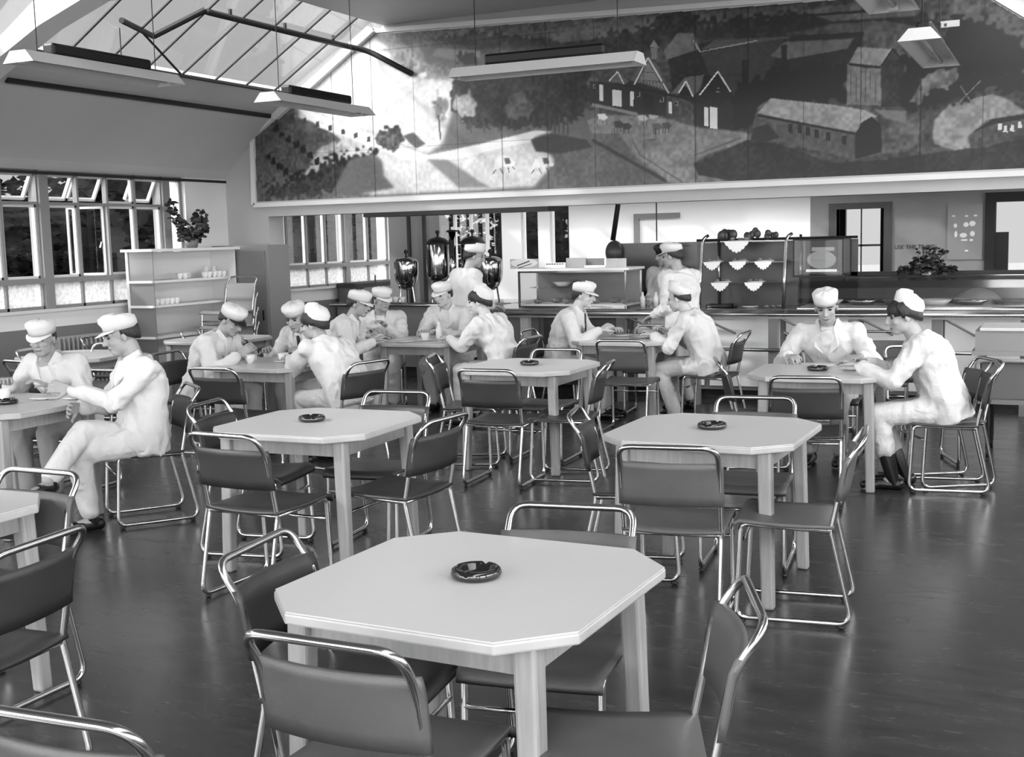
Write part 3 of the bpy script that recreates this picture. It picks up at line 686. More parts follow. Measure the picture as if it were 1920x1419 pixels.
# ------------------------------------------------------------ chairs
def make_chair(canv):
    t = thing('tubular_chair', '', 'chair')
    W, r = .205, .0115
    bm = B()
    # one continuous tube: side frame, back hoop, side frame
    half = [(W, -.185, .425), (W, .190, .440), (W, .215, .012+r), (W, -.275, .012+r), (W, -.185, .425), (W, -.245, .715), (W, -.318, .830-r)]
    rads = [.035, .055, .07, .02, .03, .06]
    full = half+[(-p[0], p[1], p[2]) for p in half[::-1]]
    rr = rads+[.07]+rads[::-1]
    rr = [.035, .055, .07, .02, .05, .075, .075, .05, .02, .07, .055, .035]
    tube(bm, fillet(full, rr, 6), r, 10)
    obj('tube_frame', bm, M['chrome'], t, smooth=True)
    obj('crossbar', tube(B(), [(-W, -.187, .425), (W, -.187, .425)], .009, 8), M['chrome'], t, smooth=True)
    obj('crossbar', tube(B(), [(-W, .200, .33), (W, .200, .33)], .008, 8), M['chrome'], t, smooth=True)
    for s in (-1, 1):
        for y in (.19, -.23): obj('glide', ball(B(), (s*W, y, .010), (.014, .02, .010), seg=8), M['dark'], t)
    # backrest: a curved panel wrapped round the uprights
    def panel(rows, wid, th, n=12, flat=None):
        bm = B(); front, back = [], []
        for (y, z, b) in rows:
            fr_, bk = [], []
            for k in range(n+1):
                u = -1+2*k/n; x = wid*u; dip = b*(1-u*u)
                nrm = flat
                fr_.append(bm.verts.new((x, y+nrm[0]*dip+nrm[0]*-th/2, z+nrm[1]*dip+nrm[1]*-th/2)))
                bk.append(bm.verts.new((x, y+nrm[0]*dip+nrm[0]*th/2, z+nrm[1]*dip+nrm[1]*th/2)))
            front.append(fr_); back.append(bk)
        m = len(rows)
        for i in range(m-1):
            for k in range(n):
                bm.faces.new([front[i][k], front[i][k+1], front[i+1][k+1], front[i+1][k]])
                bm.faces.new([back[i][k], back[i+1][k], back[i+1][k+1], back[i][k+1]])
        for k in range(n):
            bm.faces.new([front[0][k], back[0][k], back[0][k+1], front[0][k+1]])
            bm.faces.new([front[-1][k], front[-1][k+1], back[-1][k+1], back[-1][k]])
        for i in range(m-1):
            bm.faces.new([front[i][0], front[i+1][0], back[i+1][0], back[i][0]])
            bm.faces.new([front[i][-1], back[i][-1], back[i+1][-1], front[i+1][-1]])
        return bm
    rows = [(-.214, .555, .030), (-.220, .60, .034), (-.230, .66, .036), (-.241, .715, .036), (-.254, .745, .034)]
    obj('backrest', panel(rows, W+.016, .018, 14, (-1, 0)), canv, t, smooth=True)
    # seat: shallow dished plywood pad, turned down at the front edge
    rows = [(-.20, .442, .010), (-.10, .440, .018), (.02, .440, .020), (.13, .446, .016), (.195, .452, .010), (.222, .440, .006), (.232, .420, .003)]
    sm = panel(rows, W+.012, .016, 12, (0, -1))
    obj('seat', sm, canv, t, smooth=True)
    for s in (-1, 1):
        for z, y in ((.52, -.2245), (.70, -.268)):
            pass
    return t
ch_a = make_chair(M['canvas2']); ch_b = make_chair(M['canvas'])
used = {}
def chair(bx, by, yaw, label, group, dark=True, z=0, bar=True):
    """bx, by: middle of the top rail on the floor plan; yaw: which way the sitter faces"""
    proto = ch_b if dark else ch_a
    t = proto if not used.get(dark) else dup_tree(proto); used[dark] = True
    a = R(yaw); off = .318 if bar else 0
    t.location = (bx-math.sin(a)*off, by+math.cos(a)*off, z); t.rotation_euler.z = a
    return setp(t, label, 'chair', group)
G1 = 'chrome tube chairs around the tables'
CH = [
    (-1.47, 2.09, 0, 'grey-backed chrome tube chair nearest the camera, in front of the nearest table', 0),
    (-2.13, 2.74, -83, 'chrome tube chair with black back at the left side of the nearest table', 1),
    (-1.44, 3.50, 188, 'chrome tube chair on the far side of the nearest table, its hoop above the top', 0),
    (-.66, 2.73, 111, 'chrome tube chair seen edge-on at the right of the nearest table', 0),
    (-3.53, 4.33, -3, 'chrome tube chair with dark back before the empty left table of the second row', 1),
    (-4.34, 5.21, -80, 'dark-backed tube chair left of the empty left table of the second row', 1),
    (-2.75, 5.10, 86, 'black-backed tube chair right of the empty left table of the second row', 1),
    (-3.52, 5.93, 186, 'chrome tube chair behind the empty left table of the second row, facing the camera', 1),
    (-1.48, 4.62, 8, 'grey-backed tube chair in front of the empty right table of the second row', 0),
    (-2.24, 5.48, -76, 'dark-backed tube chair left of the empty right table of the second row', 1),
    (-1.49, 6.20, 186, 'chrome tube chair behind the empty right table of the second row, hoop above the top', 0),
    (-.78, 5.23, 97, 'tube chair seen edge-on right of the empty right table of the second row', 0),
    (-1.42, 7.14, 7, 'dark-backed chrome tube chair in front of the table of the man facing the camera', 1),
    (-.46, 8.40, 118, 'chrome tube chair standing empty just behind the chair of the rightmost man', 0),
    (-2.19, 10.25, -70, 'small chrome tube chair by the counter left of the man facing the camera', 0),
    (-1.44, 10.56, 185, 'chrome tube chair by the counter between the two men at the right table', 0),
    (-1.05, 9.25, 200, 'dark-backed chrome tube chair close behind the two men at the right table', 1),
    (-2.20, 8.00, -70, 'dark-backed chrome tube chair at the left side of the right-hand table, partly under it', 1),
    (-3.52, 7.07, 3, 'black-backed chrome tube chair in front of the empty middle table', 1),
    (-4.38, 7.88, -72, 'chrome tube chair with shiny dark back at the left side of the empty middle table', 1),
    (-2.87, 7.70, 100, 'dark-backed chrome tube chair at the right side of the empty middle table', 1),
    (-3.62, 8.55, 183, 'chrome tube chair behind the empty middle table, hoop above its top', 0),
    (-3.40, 9.36, 5, 'chrome tube chair with grey back in front of the table nearest the counter', 0),
    (-3.62, 11.04, 186, 'chrome tube chair between the table nearest the counter and the counter rail', 0),
    (-5.54, 6.73, 0, 'black-backed chrome tube chair in front of the table of three men with cups', 1),
    (-8.39, 7.76, -80, 'pale chrome tube chair at the left picture edge by the windows', 0),
    (-7.54, 6.83, -10, 'dark-backed chrome tube chair behind the leftmost man', 1),
    (-8.89, 9.00, -75, 'chrome tube chair in front of the radiator', 0),
    (-8.02, 8.42, 200, 'chrome tube chair between the two leftmost men, in front of the radiator', 0),
    (-8.32, 9.80, -75, 'chrome tube chair at the foot of the shelf unit', 0),
    (-7.25, 9.05, 20, 'chrome tube chair behind the man with the shaded cap peak', 0),
    (-3.66, 3.40, 180, 'chrome tube chair whose bright hoop crosses the left picture edge, behind the cut-off table', 0),
    (-2.775, 2.56, 95, 'dark-backed chrome tube chair at the lower left, right of the cut-off table', 1),
    (-1.72, 1.55, 4, 'chrome tube chair cut off by the bottom left corner, only the hoop shows', 0),
]
for x, y, a, lab, d in CH: chair(x, y, a, lab, G1, bool(d))
ch_c = make_chair(M['canvpale'])
for k in range(4):
    t = ch_c if k == 0 else dup_tree(ch_c)
    t.location = (-8.72, 10.95, k*.17); t.rotation_euler.z = R(178)
    setp(t, ['lowest', 'second lowest', 'second highest', 'topmost'][k]+' pale chrome tube chair of the stack in front of the shelf unit', 'chair', 'stacked chairs')
# ------------------------------------------------------------ ashtrays and crockery
def make_ashtray():
    bm = B()
    lathe(bm, [(0, .004), (.030, .004), (.043, .012), (.050, .026), (.056, .030), (.062, .030), (.068, .026), (.072, .014), (.066, .004), (.058, 0), (0, 0)], 36)
    for v in bm.verts:
        a = math.atan2(v.co.y, v.co.x)
        if v.co.z > .024 and abs(math.sin(2*a)) < .16: v.co.z -= .008
    return obj('ashtray', bm, M['glassdark'], smooth=True)
ash = make_ashtray()
AT = [(-1.475, 2.873, 'round black glass ashtray in the middle of the nearest pale table'), (-3.628, 5.21, 'round black ashtray on the empty left table of the second row'),
      (-1.549, 5.555, 'round black ashtray on the empty right table of the second row'), (-3.629, 8.036, 'round black ashtray on the empty middle table'),
      (-5.93, 5.27, 'small black ashtray at the left picture edge beside the cup'), (-1.53, 8.12, 'small dark ashtray on the right-hand table between the two men')]
for i, (x, y, lab) in enumerate(AT):
    o = ash if i == 0 else ash.copy()
    if i: C.objects.link(o)
    o.location = (x, y, TH); setp(o, lab, 'ashtray', 'black glass ashtrays'); o.rotation_euler.z = i*.7
def make_cup():
    bm = B(); lathe(bm, [(0, 0), (.024, 0), (.026, .006), (.038, .03), (.043, .068), (.0405, .068), (.035, .03), (.022, .010), (0, .009)], 24)
    t = obj('cup', bm, M['china'], smooth=True)
    obj('handle', tube(B(), fillet([(.037, 0, .055), (.068, 0, .058), (.066, 0, .022), (.032, 0, .020)], .018, 4), .0045, 6), M['china'], t, smooth=True)
    return t
def make_saucer(r=.075):
    bm = B(); lathe(bm, [(0, 0), (r*.45, 0), (r*.55, .003), (r, .014), (r*.98, .017), (r*.5, .006), (0, .005)], 28)
    return obj('saucer', bm, M['china'], smooth=True)
cup0 = make_cup(); sau0 = make_saucer()
cn = [0, 0]
def cup(x, y, lab, z=TH, rz=2.5, saucer=True, slab=None):
    o = cup0 if cn[0] == 0 else dup_tree(cup0); cn[0] += 1
    o.location = (x, y, z+(.0065 if saucer else 0)); o.rotation_euler.z = rz; setp(o, lab, 'cup', 'cups on the tables')
    if saucer: plate(x, y, slab or lab.replace('cup', 'saucer under the cup', 1), z)
def plate(x, y, lab, z=TH, s=1.0):
    o = sau0 if cn[1] == 0 else sau0.copy()
    if cn[1]: C.objects.link(o)
    cn[1] += 1; o.location = (x, y, z); o.scale = (s, s, 1); setp(o, lab, 'plate', 'saucers and plates')
cup(-6.07, 5.38, 'white cup with handle on a saucer at the left picture edge', slab='white saucer under the cup at the left picture edge')
plate(-5.86, 5.50, 'small white plate in front of the leftmost man', s=1.15)
plate(-5.66, 5.56, 'white plate between the two leftmost men', s=1.0)
cup(-5.68, 7.80, 'white cup on a saucer in front of the laughing man with a tie', slab='white saucer in front of the laughing man with a tie')
cup(-5.50, 9.80, 'white cup in the middle of the table of four men by the urns', slab='white saucer in the middle of the table of four men by the urns')
plate(-5.62, 9.62, 'white plate near the front edge of the table of four men by the urns', s=1.2)
plate(-3.55, 10.42, 'white plate between the two men nearest the counter', s=1.3)
plate(-3.80, 10.55, 'white plate before the man in a tie at the table nearest the counter', s=1.1)
plate(-1.55, 8.32, 'white plate before the man facing the camera at the right-hand table', s=1.2)
plate(-1.32, 8.20, 'white saucer between the hands of the two men at the right-hand table', s=1.0)
gl = B(); lathe(gl, [(0, 0), (.026, 0), (.032, .09), (.030, .09), (.0245, .006), (0, .006)], 20)
setp(obj('tumbler', gl, M['glass'], loc=(-3.62, 10.30, TH), smooth=True), 'clear glass tumbler on the table nearest the counter', 'glass')
bt = B(); lathe(bt, [(0, 0), (.03, 0), (.032, .02), (.032, .10), (.014, .14), (.012, .17), (0, .17)], 16)
setp(obj('sauce_bottle', bt, M['china'], loc=(-5.42, 9.93, TH), smooth=True), 'white sauce bottle standing on the table of four men by the urns', 'bottle')

# ------------------------------------------------------------ hanging lamps
def make_lamp(loc, a, ch, lab):
    t = thing('trough_lamp', lab, 'lamp', loc, R(a), 'hanging trough lamps')
    L = .80
    bm = prism(B(), [(-.15, 0), (-.075, .085), (.075, .085), (.15, 0), (.142, 0), (.070, .077), (-.070, .077), (-.142, 0)], 'y', -L, L)
    for s in (-1, 1):
        pts = [(-.15, 0), (-.075, .085), (.075, .085), (.15, 0)]
        prism(bm, pts, 'y', s*L-.004, s*L+.004)
    obj('reflector', bm, M['lamp'], t)
    obj('tube', tube(B(), [(0, -L+.05, .035), (0, L-.05, .035)], .019, 12), M['tube'], t, smooth=True)
    for s in (-1, 1): obj('lamp_holder', box(B(), -.03, .03, s*(L-.04)-.015, s*(L-.04)+.015, .0, .077), M['lamp'], t)
    bm = box(B(), -.055, .055, -L+.28, L-.28, .086, .175); obj('gear_box', bm, M['lampgear'], t, bevel=.02)
    for s in (-1, 1): obj('chain', tube(B(), [(0, s*(L-.18), .085), (0, s*(L-.18), ch)], .004, 5), M['steel'], t)
make_lamp((-6.83, 7.2, 3.02), 0, 1.10, 'white trough lamp with black gear box at the upper left, nearest of the left pair')
make_lamp((-6.55, 9.74, 2.96), 0, 1.16, 'white trough lamp with black gear box before the mural, farther of the left pair')
make_lamp((-3.86, 8.98, 3.01), 90, 1.11, 'long white trough lamp hanging crosswise before the middle of the mural')
for (px, py, y, lab) in ((1746, 102, 9.9, 'white trough lamp seen end-on before the tower of the mural'), (1640, -22, 6.9, 'white trough lamp seen end-on at the top edge of the picture')):
    x, z = wall_pt(px, py, y); make_lamp((x, y, z), 0, 4.12-z, lab)
# ------------------------------------------------------------ shelf unit and cupboard by the pier
t = thing('shelf_unit', 'open white shelf unit before the left windows, with a plant on top', 'shelves', (0, 0, 0))
x0, x1, y0, y1 = -9.36, -9.0, 10.07, 11.50
bm = box(B(), x0-.02, x1+.06, y0-.06, y1+.02, 1.645, 1.675); obj('top_board', bm, M['wallwhite'], t)
for z in (1.33, 1.06, .72, .36): obj('shelf', box(B(), x0+.021, x1, y0-.02, y1-.02, z-.025, z), M['wallwhite'], t)
obj('side_panel', box(B(), x0+.02, x1, y0+.012, y0+.02, 0, 1.645), M['rough'], t); obj('post', box(B(), x0-.012, x0+.02, y0, y0+.02, 0, 1.645), M['wallwhite'], t); obj('side_panel', box(B(), x0, x1, y1-.02, y1, 0, 1.645), M['wallwhite'], t)
obj('back_panel', box(B(), x0-.012, x0, y0+.021, y0+.30, .0, 1.64), M['rough'], t)
obj('back_panel', box(B(), x0-.012, x0, y0+.30, y1, .0, 1.64), M['wallwhite'], t)
# crockery on the shelves
k = 0
for z, ys in ((1.33, [10.62, 10.70, 11.05, 11.12, 11.22, 11.30, 11.38]), (1.06, [10.22, 10.30, 10.38, 10.46, 10.54])):
    for i, y in enumerate(ys):
        o = dup_tree(cup0); o.location = (x1-.10, y, z); o.rotation_euler.z = i*.9
        setp(o, 'white cup in the row on the %s shelf of the unit by the left windows' % ('upper' if z > 1.2 else 'middle'), 'cup', 'cups on the %s shelf of the unit' % ('upper' if z > 1.2 else 'middle'))
for i, (y, h) in enumerate(((11.20, .13), (11.34, .12))):
    bm = B(); lathe(bm, [(0, 0), (.035, 0), (.04, .03), (.03, h*.7), (.02, h*.8), (.028, h), (.024, h), (0, .02)], 16)
    setp(obj('jug', bm, M['china'], loc=(x1-.20, y, 1.33), smooth=True), ['left', 'right'][i]+' of two white jugs on the upper shelf under the plant', 'jug', 'jugs on the shelf unit')
def leafy(name, label, loc, blobs, leaf, seed, stems=(), pot=None, cat='plant'):
    t = thing(name, label, cat, loc); rg = random.Random(seed)
    bm = B()
    for (c, r, n) in blobs:
        for _ in range(n):
            d = V((rg.gauss(0, 1), rg.gauss(0, 1), rg.gauss(0, 1))).normalized()*(rg.random()**.4)
            p = V(c)+V((d.x*r[0], d.y*r[1], d.z*r[2])); s = leaf*(.6+rg.random()*.7)
            q = Matrix.Rotation(rg.random()*6.28, 3, 'Z') @ Matrix.Rotation(.4+rg.random()*1.6, 3, 'X')
            pts = [(-.5, 0, 0), (-.2, -.32, .1), (.25, -.28, .1), (.55, 0, 0), (.25, .28, .1), (-.2, .32, .1)]
            vs = [bm.verts.new(p+q @ V(v)*s) for v in pts]; bm.faces.new(vs[:4]); bm.faces.new([vs[0], vs[3], vs[4], vs[5]])
    obj('foliage', bm, M['leaf'], t)
    for s_ in stems: obj('stem', tube(B(), s_, .006, 6), M['leaf'], t)
    if pot:
        bm = B(); lathe(bm, [(0, 0), (pot[0]*.7, 0), (pot[0], pot[1]), (pot[0]*.9, pot[1]), (pot[0]*.6, .02), (0, .02)], 20); obj('pot', bm, pot[2], t, smooth=True)
    return t
leafy('potted_plant', 'trailing dark-leaved pot plant on top of the shelf unit', (-9.18, 10.95, 1.675),
      [((0, .02, .14), (.12, .22, .10), 60), ((-.02, .20, .28), (.08, .14, .17), 55), ((-.02, -.20, .30), (.07, .10, .09), 20), ((-.02, -.26, .46), (.06, .09, .10), 22), ((-.02, -.12, .20), (.05, .10, .12), 18)],
      .085, 5, [[(0, 0, .05), (0, -.16, .25), (-.02, -.26, .5)], [(0, 0, .05), (0, .15, .2), (0, .2, .4)]], (.09, .10, M['wood']))
t = thing('cupboard', 'tall grey cupboard against the pier at the end of the left wall', 'cupboard', (0, 0, 0))
obj('carcass', box(B(), -9.38, -8.56, 11.55, 11.97, 0, 1.69), M['framegrey'], t)
dr = obj('door', box(B(), -9.02, -8.60, 11.53, 11.549, .06, 1.62), M['rough'], t)
obj('handle', box(B(), -8.65, -8.64, 11.51, 11.53, .8, .92), M['steel'], dr)
# radiator below the left windows
t = thing('radiator', 'column radiator below the left windows behind the two leftmost men', 'radiator', (0, 0, 0))
for i in range(18):
    y = 8.95+i*.062; bm = B()
    box(bm, -9.44, -9.36, y-.011, y+.011, .14, .78); box(bm, -9.33, -9.25, y-.011, y+.011, .14, .78); box(bm, -9.44, -9.25, y-.015, y+.015, .74, .80); box(bm, -9.44, -9.25, y-.015, y+.015, .10, .16)
    obj('column', bm, M['radiator'], t, bevel=.008)
for y in (8.97, 9.98): obj('foot', box(B(), -9.42, -9.28, y-.02, y+.02, 0, .1), M['radiator'], t)
obj('bleed_valve', tube(B(), [(-9.34, 8.93, .74), (-9.34, 8.85, .74), (-9.34, 8.85, .80)], .012, 6), M['steel'], t)

# ------------------------------------------------------------ the servery counter
CY = 11.78; CT = .93
t = thing('servery_counter', 'long servery counter with white panels, dark top and posts, across the back of the room', 'counter', (0, 0, 0))
X0, X1 = -5.95, 1.4
obj('counter_top', box(B(), X0, X1, CY, 12.75, CT-.03, CT), M['counter'], t, bevel=.006)
obj('body', box(B(), X0+.03, X1-.02, CY+.10, 12.70, .10, CT-.03), M['rough'], t)
obj('plinth', box(B(), X0+.03, X1-.02, CY+.16, 12.66, 0, .10), M['dark'], t)
segs = [-5.92, -5.21, -4.135, -3.36, -2.58, -1.83, -1.087, -.34, .4, 1.36]
for i, (a, b) in enumerate(zip(segs[:-1], segs[1:])):
    m = M['rough'] if i < 1 else (M['wooddk'] if i == 1 else M['panel'])
    obj('front_panel', box(B(), a+.03, b-.03, CY+.085, CY+.099, .14, CT-.05), m, t)
for a in segs[1:-1:2]+[segs[2], segs[4], segs[6]]:
    obj('post', box(B(), a-.045, a+.045, 11.42, 11.50, 0, CT-.045), M['woodlt'] if a < -4.5 else M['rough'], t)
for a in segs[2:-1]: obj('brace', tube(B(), [(a+.05, 11.46, CT-.06), (a+.30, CY+.08, CT-.25)], .012, 6), M['framegrey'], t)
# tray rail
for i, y in enumerate((11.34, 11.45, 11.56, 11.67)): obj('tray_rail', tube(B(), [(X0, y, CT-.022), (X1, y, CT-.022)], .019, 10), M['chrome'], t, smooth=True)
obj('rail_plank', box(B(), X0, X1, 11.31, 11.34, CT-.062, CT-.044), M['rough'], t)
obj('foot_rail', tube(B(), [(X0+.3, 11.40, .56), (X1, 11.40, .56)], .018, 10), M['chrome'], t, smooth=True)
# ---- left display case
def showcase(name, label, xa, xb, ya, yb, z0, z1, shelves=(), fr=M['nickel'], r=.010):
    t = thing(name, label, 'display case', ((xa+xb)/2, (ya+yb)/2, z0))
    w, d, h = (xb-xa)/2, (yb-ya)/2, z1-z0
    bm = B()
    for sx in (-w, w):
        for sy in (-d, d): box(bm, sx-r, sx+r, sy-r, sy+r, 0, h)
        box(bm, sx-r, sx+r, -d, d, h-2*r, h); box(bm, sx-r, sx+r, -d, d, 0, 2*r)
    for sy in (-d, d): box(bm, -w, w, sy-r, sy+r, h-2*r, h); box(bm, -w, w, sy-r, sy+r, 0, 2*r)
    obj('case_frame', bm, fr, t)
    obj('front_pane', box(B(), -w+r, w-r, -d-.003, -d+.003, 2*r, h-2*r), M['caseglass'], t)
    for sx in (-w, w): obj('side_pane', box(B(), sx-.003, sx+.003, -d+r, d-r, 2*r, h-2*r), M['caseglass'], t)
    for z in shelves: obj('glass_shelf', box(B(), -w+r, w-r, -d+r, d-r, z-.005, z), M['glass'], t)
    obj('back_board', box(B(), -w+r, w-r, d-.012, d-.001, 2*r, h-2*r), M['rough'], t)
    return t
tA = showcase('display_case', 'low glass display case on the left part of the counter, cards on its top', -5.50, -4.26, 11.95, 12.45, CT, 1.33)
obj('top_board', box(B(), -.66, .66, -.26, .26, .40, .425), M['wallwhite'], tA)
obj('base_tray', box(B(), -.61, .61, -.24, .23, .02, .035), M['wallwhite'], tA)
rg = random.Random(4)
def food(x, y, z, s, lab, grp, m=None, kind=0):
    bm = B()
    if kind == 0: ball(bm, (0, 0, s*.45), (s, s*.8, s*.5), seg=14)
    elif kind == 1: ball(bm, (0, 0, s*.5), (s*1.3, s*.6, s*.55), seg=14)
    else:
        for j in range(5): ball(bm, (rg.uniform(-s, s)*.8, rg.uniform(-s, s)*.5, s*.35), (s*.45, s*.4, s*.4), seg=8)
    for v in bm.verts: v.co += v.co*.12*noise.noise(v.co*40+V((x*9, y*9, 0)))
    mz = min(v.co.z for v in bm.verts)
    o = obj(['bread_roll', 'loaf', 'cakes'][kind] if kind < 2 else 'pastry', bm, m or M['food'], smooth=True); o.location = (x, y, z-mz); o.rotation_euler.z = rg.random()*3
    return setp(o, lab, 'food', grp)
for i in range(7):
    food(-5.35+i*.17, 12.12+(i % 2)*.12, CT+.036, .055, 'dark bread roll in the low glass case on the counter', 'rolls in the low glass case', kind=i % 2)
bm = B(); lathe(bm, [(0, 0), (.06, 0), (.11, .05), (.10, .05), (.05, .01), (0, .01)], 20)
setp(obj('dish', bm, M['china'], loc=(-5.13, 12.30, CT+.22), smooth=True), 'white dish in the upper left part of the low glass case', 'dish')
obj('inner_shelf', box(B(), -.59, -.10, -.05, .23, .205, .215), M['glass'], tA)
o = food(-4.93, 12.22, CT+.216, .075, 'dark round loaf beside the white dish in the low glass case', 'loaf in the case')
# cards on the case
def card(px0, py0, px1, py1, y, lab, m=M['card'], th=.012, name='show_card', cat='card', zb=None):
    xa, za = wall_pt(px0, py1, y); xb, zb_ = wall_pt(px1, py0, y)
    if zb is not None: za = zb
    t = obj(name, box(B(), xa, xb, y, y+th, za, zb_), m); setp(t, lab, cat)
    return t, (xa+xb)/2, (za+zb_)/2, xb-xa, zb_-za
c, x, z, w, h = card(957, 485, 1009, 514, 12.05, 'oval picture card leaning on the left end of the low glass case', m=mat('card_grey', .55, .5), zb=1.356)
bm = B(); lathe(bm, [(0, 0), (.5, 0), (.5, .001), (0, .001)], 28)
for v in bm.verts: v.co = V((x+v.co.x*w*.96, 12.049-v.co.z, z+.01+v.co.y*h*.9))
obj('oval', bm, M['card'], c)
bm = tube(B(), [(x-w*.25, 12.047, z-.02), (x+w*.2, 12.047, z+.03)], .006, 5); tube(bm, [(x-w*.2, 12.047, z-.045), (x+w*.27, 12.047, z)], .004, 5); obj('drawing', bm, M['ink'], c)
c, x, z, w, h = card(1022, 492, 1060, 519, 12.15, 'white notice card with a line of dark printing on the low glass case', m=M['china'], zb=1.356)
bm = B()
for i in range(7): box(bm, x-w*.42+i*w*.125, x-w*.42+i*w*.125+w*.08, 12.147, 12.149, z+h*.14, z+h*.33)
obj('print', bm, M['ink'], c)
card(1062, 483, 1098, 518, 12.25, 'grey shaded card standing behind the white one on the low glass case', m=mat('card_mid', .62, .5), zb=1.356)
card(1096, 497, 1136, 518, 12.10, 'small blank white card at the middle of the low glass case', m=M['doily'], zb=1.356)
card(1098, 484, 1132, 500, 12.30, 'darker card behind the small blank card on the low glass case', m=mat('card_dk', .48, .5), zb=1.356)
card(1137, 484, 1174, 517, 12.05, 'printed card at the right end of the low glass case', m=mat('card_lt', .68, .5, var=.1, scale=30), zb=1.356)
c, x, z, w, h = card(1510, 448, 1571, 514, 12.02, 'framed oval picture card on the long glass case left of the doorway', m=mat('card_frame_grey', .24, .5), zb=1.286)
bm = B(); lathe(bm, [(0, 0), (.5, 0), (.5, .001), (0, .001)], 28)
for v in bm.verts: v.co = V((x+v.co.x*w*.9, 12.019-v.co.z, z-.04+v.co.y*h*.55))
obj('oval', bm, mat('card_oval', .58, .5), c)
obj('white_strip', box(B(), x-w*.48, x+w*.48, 12.015, 12.019, z-h*.5, z-h*.42), M['doily'], c)
obj('picture', box(B(), x-w*.3, x+w*.4, 12.015, 12.019, z+h*.14, z+h*.26), mat('card_pic', .60, .5), c)
# grey screen / hot cupboard behind the counter with reflecting front
t = thing('hot_cupboard', 'tall grey metal cupboard behind the counter at the dark-hatted woman', 'cupboard', (0, 0, 0))
obj('carcass', box(B(), -4.92, -3.75, 13.2, 13.75, 0, 1.60), mat('cupboard_grey', .34, .25, var=.2, scale=3), t)
obj('door', box(B(), -4.60, -4.30, 13.185, 13.199, .2, 1.05), M['black'], t)
obj('door', box(B(), -4.26, -3.82, 13.185, 13.199, .2, 1.55), M['rough'], t)
bm = B(); ball(bm, (-4.83, 13.18, 1.50), (.11, .10, .14), seg=20); 
setp(obj('domed_cover', bm, M['wooddk'], smooth=True), 'dark domed cover on a white stand left of the woman in the dark hat', 'cover')
bm = B(); lathe(bm, [(0, 0), (.11, 0), (.11, .40), (.12, .42), (0, .42)], 24, c=(-4.83, 13.05, .93))
setp(obj('white_stand', bm, M['card'], smooth=True), 'white drum stand below the dark domed cover', 'stand')
setp(obj('prep_table', box(B(), -5.6, -3.6, 12.95, 13.15, .88, .93), M['counter']), 'narrow dark work shelf behind the counter below the domed cover', 'shelf')
o_ = bpy.data.objects['prep_table']
for x in (-5.55, -3.65): obj('leg', box(B(), x-.02, x+.02, 13.0, 13.04, 0, .88), M['steel'], o_)
# bottles beside the cupboard
for i in range(4):
    bm = B(); lathe(bm, [(0, 0), (.026, 0), (.028, .09), (.012, .13), (.012, .155), (0, .155)], 14)
    setp(obj('milk_bottle', bm, M['glass'] if i % 2 else M['china'], loc=(-4.16+i*.075, 12.2+.05*(i % 2), CT), smooth=True), 'small milk bottle on the counter below the woman in the dark hat', 'bottle', 'milk bottles on the counter')
# ---- cake display
tC = thing('cake_display', 'tall open glass cake display with slanting posts in the middle of the counter', 'display case', (0, 0, 0))
for x in (-3.46, -2.60):
    obj('post', tube(B(), fillet([(x+.02, 11.88, CT), (x+.02, 11.93, 1.30), (x+.02, 12.02, 1.63), (x+.06, 12.08, 1.67)], .05), .017, 8), M['nickel'], tC, smooth=True)
    obj('post', tube(B(), [(x+.08, 12.42, CT), (x+.08, 12.42, 1.66)], .014, 8), M['nickel'], tC, smooth=True)
for z, ya in ((1.605, 12.02), (1.40, 11.96), (1.19, 11.93)): obj('glass_shelf', box(B(), -3.42, -2.60, ya, 12.42, z-.012, z-.002), M['glass'], tC)
obj('back_board', box(B(), -3.62, -1.95, 12.44, 12.46, CT, 1.60), mat('case_back', .26, .35, var=.2, scale=5), tC)
obj('top_rail', tube(B(), [(-3.62, 12.42, 1.62), (-1.95, 12.42, 1.62)], .014, 8), M['steel'], tC)
def doily(px, py, y, zs_, w, i, lab):
    x, _ = wall_pt(px, py, y); n = 28; bm = B(); pts = [(-w/2, 0), (w/2, 0)]
    for k in range(n+1):
        u = 1-2*k/n; rad = w/2*(1-abs(u)**1.6*.0); base = -w*.40*(1-abs(u)**1.7); sc = .016*abs(math.sin(k*PI/4.0))
        if 0 < k < n: pts.append((u*w/2*.98, base-sc))
    prism(bm, pts, 'y', 0, .002)
    setp(obj('doily', bm, M['doily'], loc=(x, y-.006, zs_)), lab, 'doily', 'paper doilies in the cake display')
    pb = B(); lathe(pb, [(0, 0), (w*.42, 0), (w*.5, .008), (0, .008)], 24)
    setp(obj('cake_plate', pb, M['china'], loc=(x, y+w*.5+.01, zs_), smooth=True), lab.replace('white scalloped doily hanging', 'cake plate standing'), 'plate', 'cake plates in the cake display')
    for j in range(3):
        food(x-w*.28+j*w*.28, y+w*.45+(j % 2)*.05, zs_+.010, w*.12, 'pastry on the plate '+lab.split('doily ')[1].replace('hanging ', 'standing '), 'pastries in the cake display', kind=2 if j == 1 else 0)
D = [(1381, 456, 12.02, 1.605, .26, 'in the middle of the top shelf of the cake display'), (1335, 490, 11.96, 1.40, .18, 'at the left of the middle shelf of the cake display'),
     (1383, 490, 11.96, 1.40, .18, 'at the centre of the middle shelf of the cake display'), (1431, 488, 11.96, 1.40, .18, 'at the right of the middle shelf of the cake display'),
     (1350, 527, 11.93, 1.19, .19, 'at the left of the bottom shelf of the cake display'), (1413, 527, 11.93, 1.19, .19, 'at the right of the bottom shelf of the cake display')]
for i, (px, py, y, z, w, l) in enumerate(D): doily(px, py, y, z, w, i, 'white scalloped doily hanging '+l)
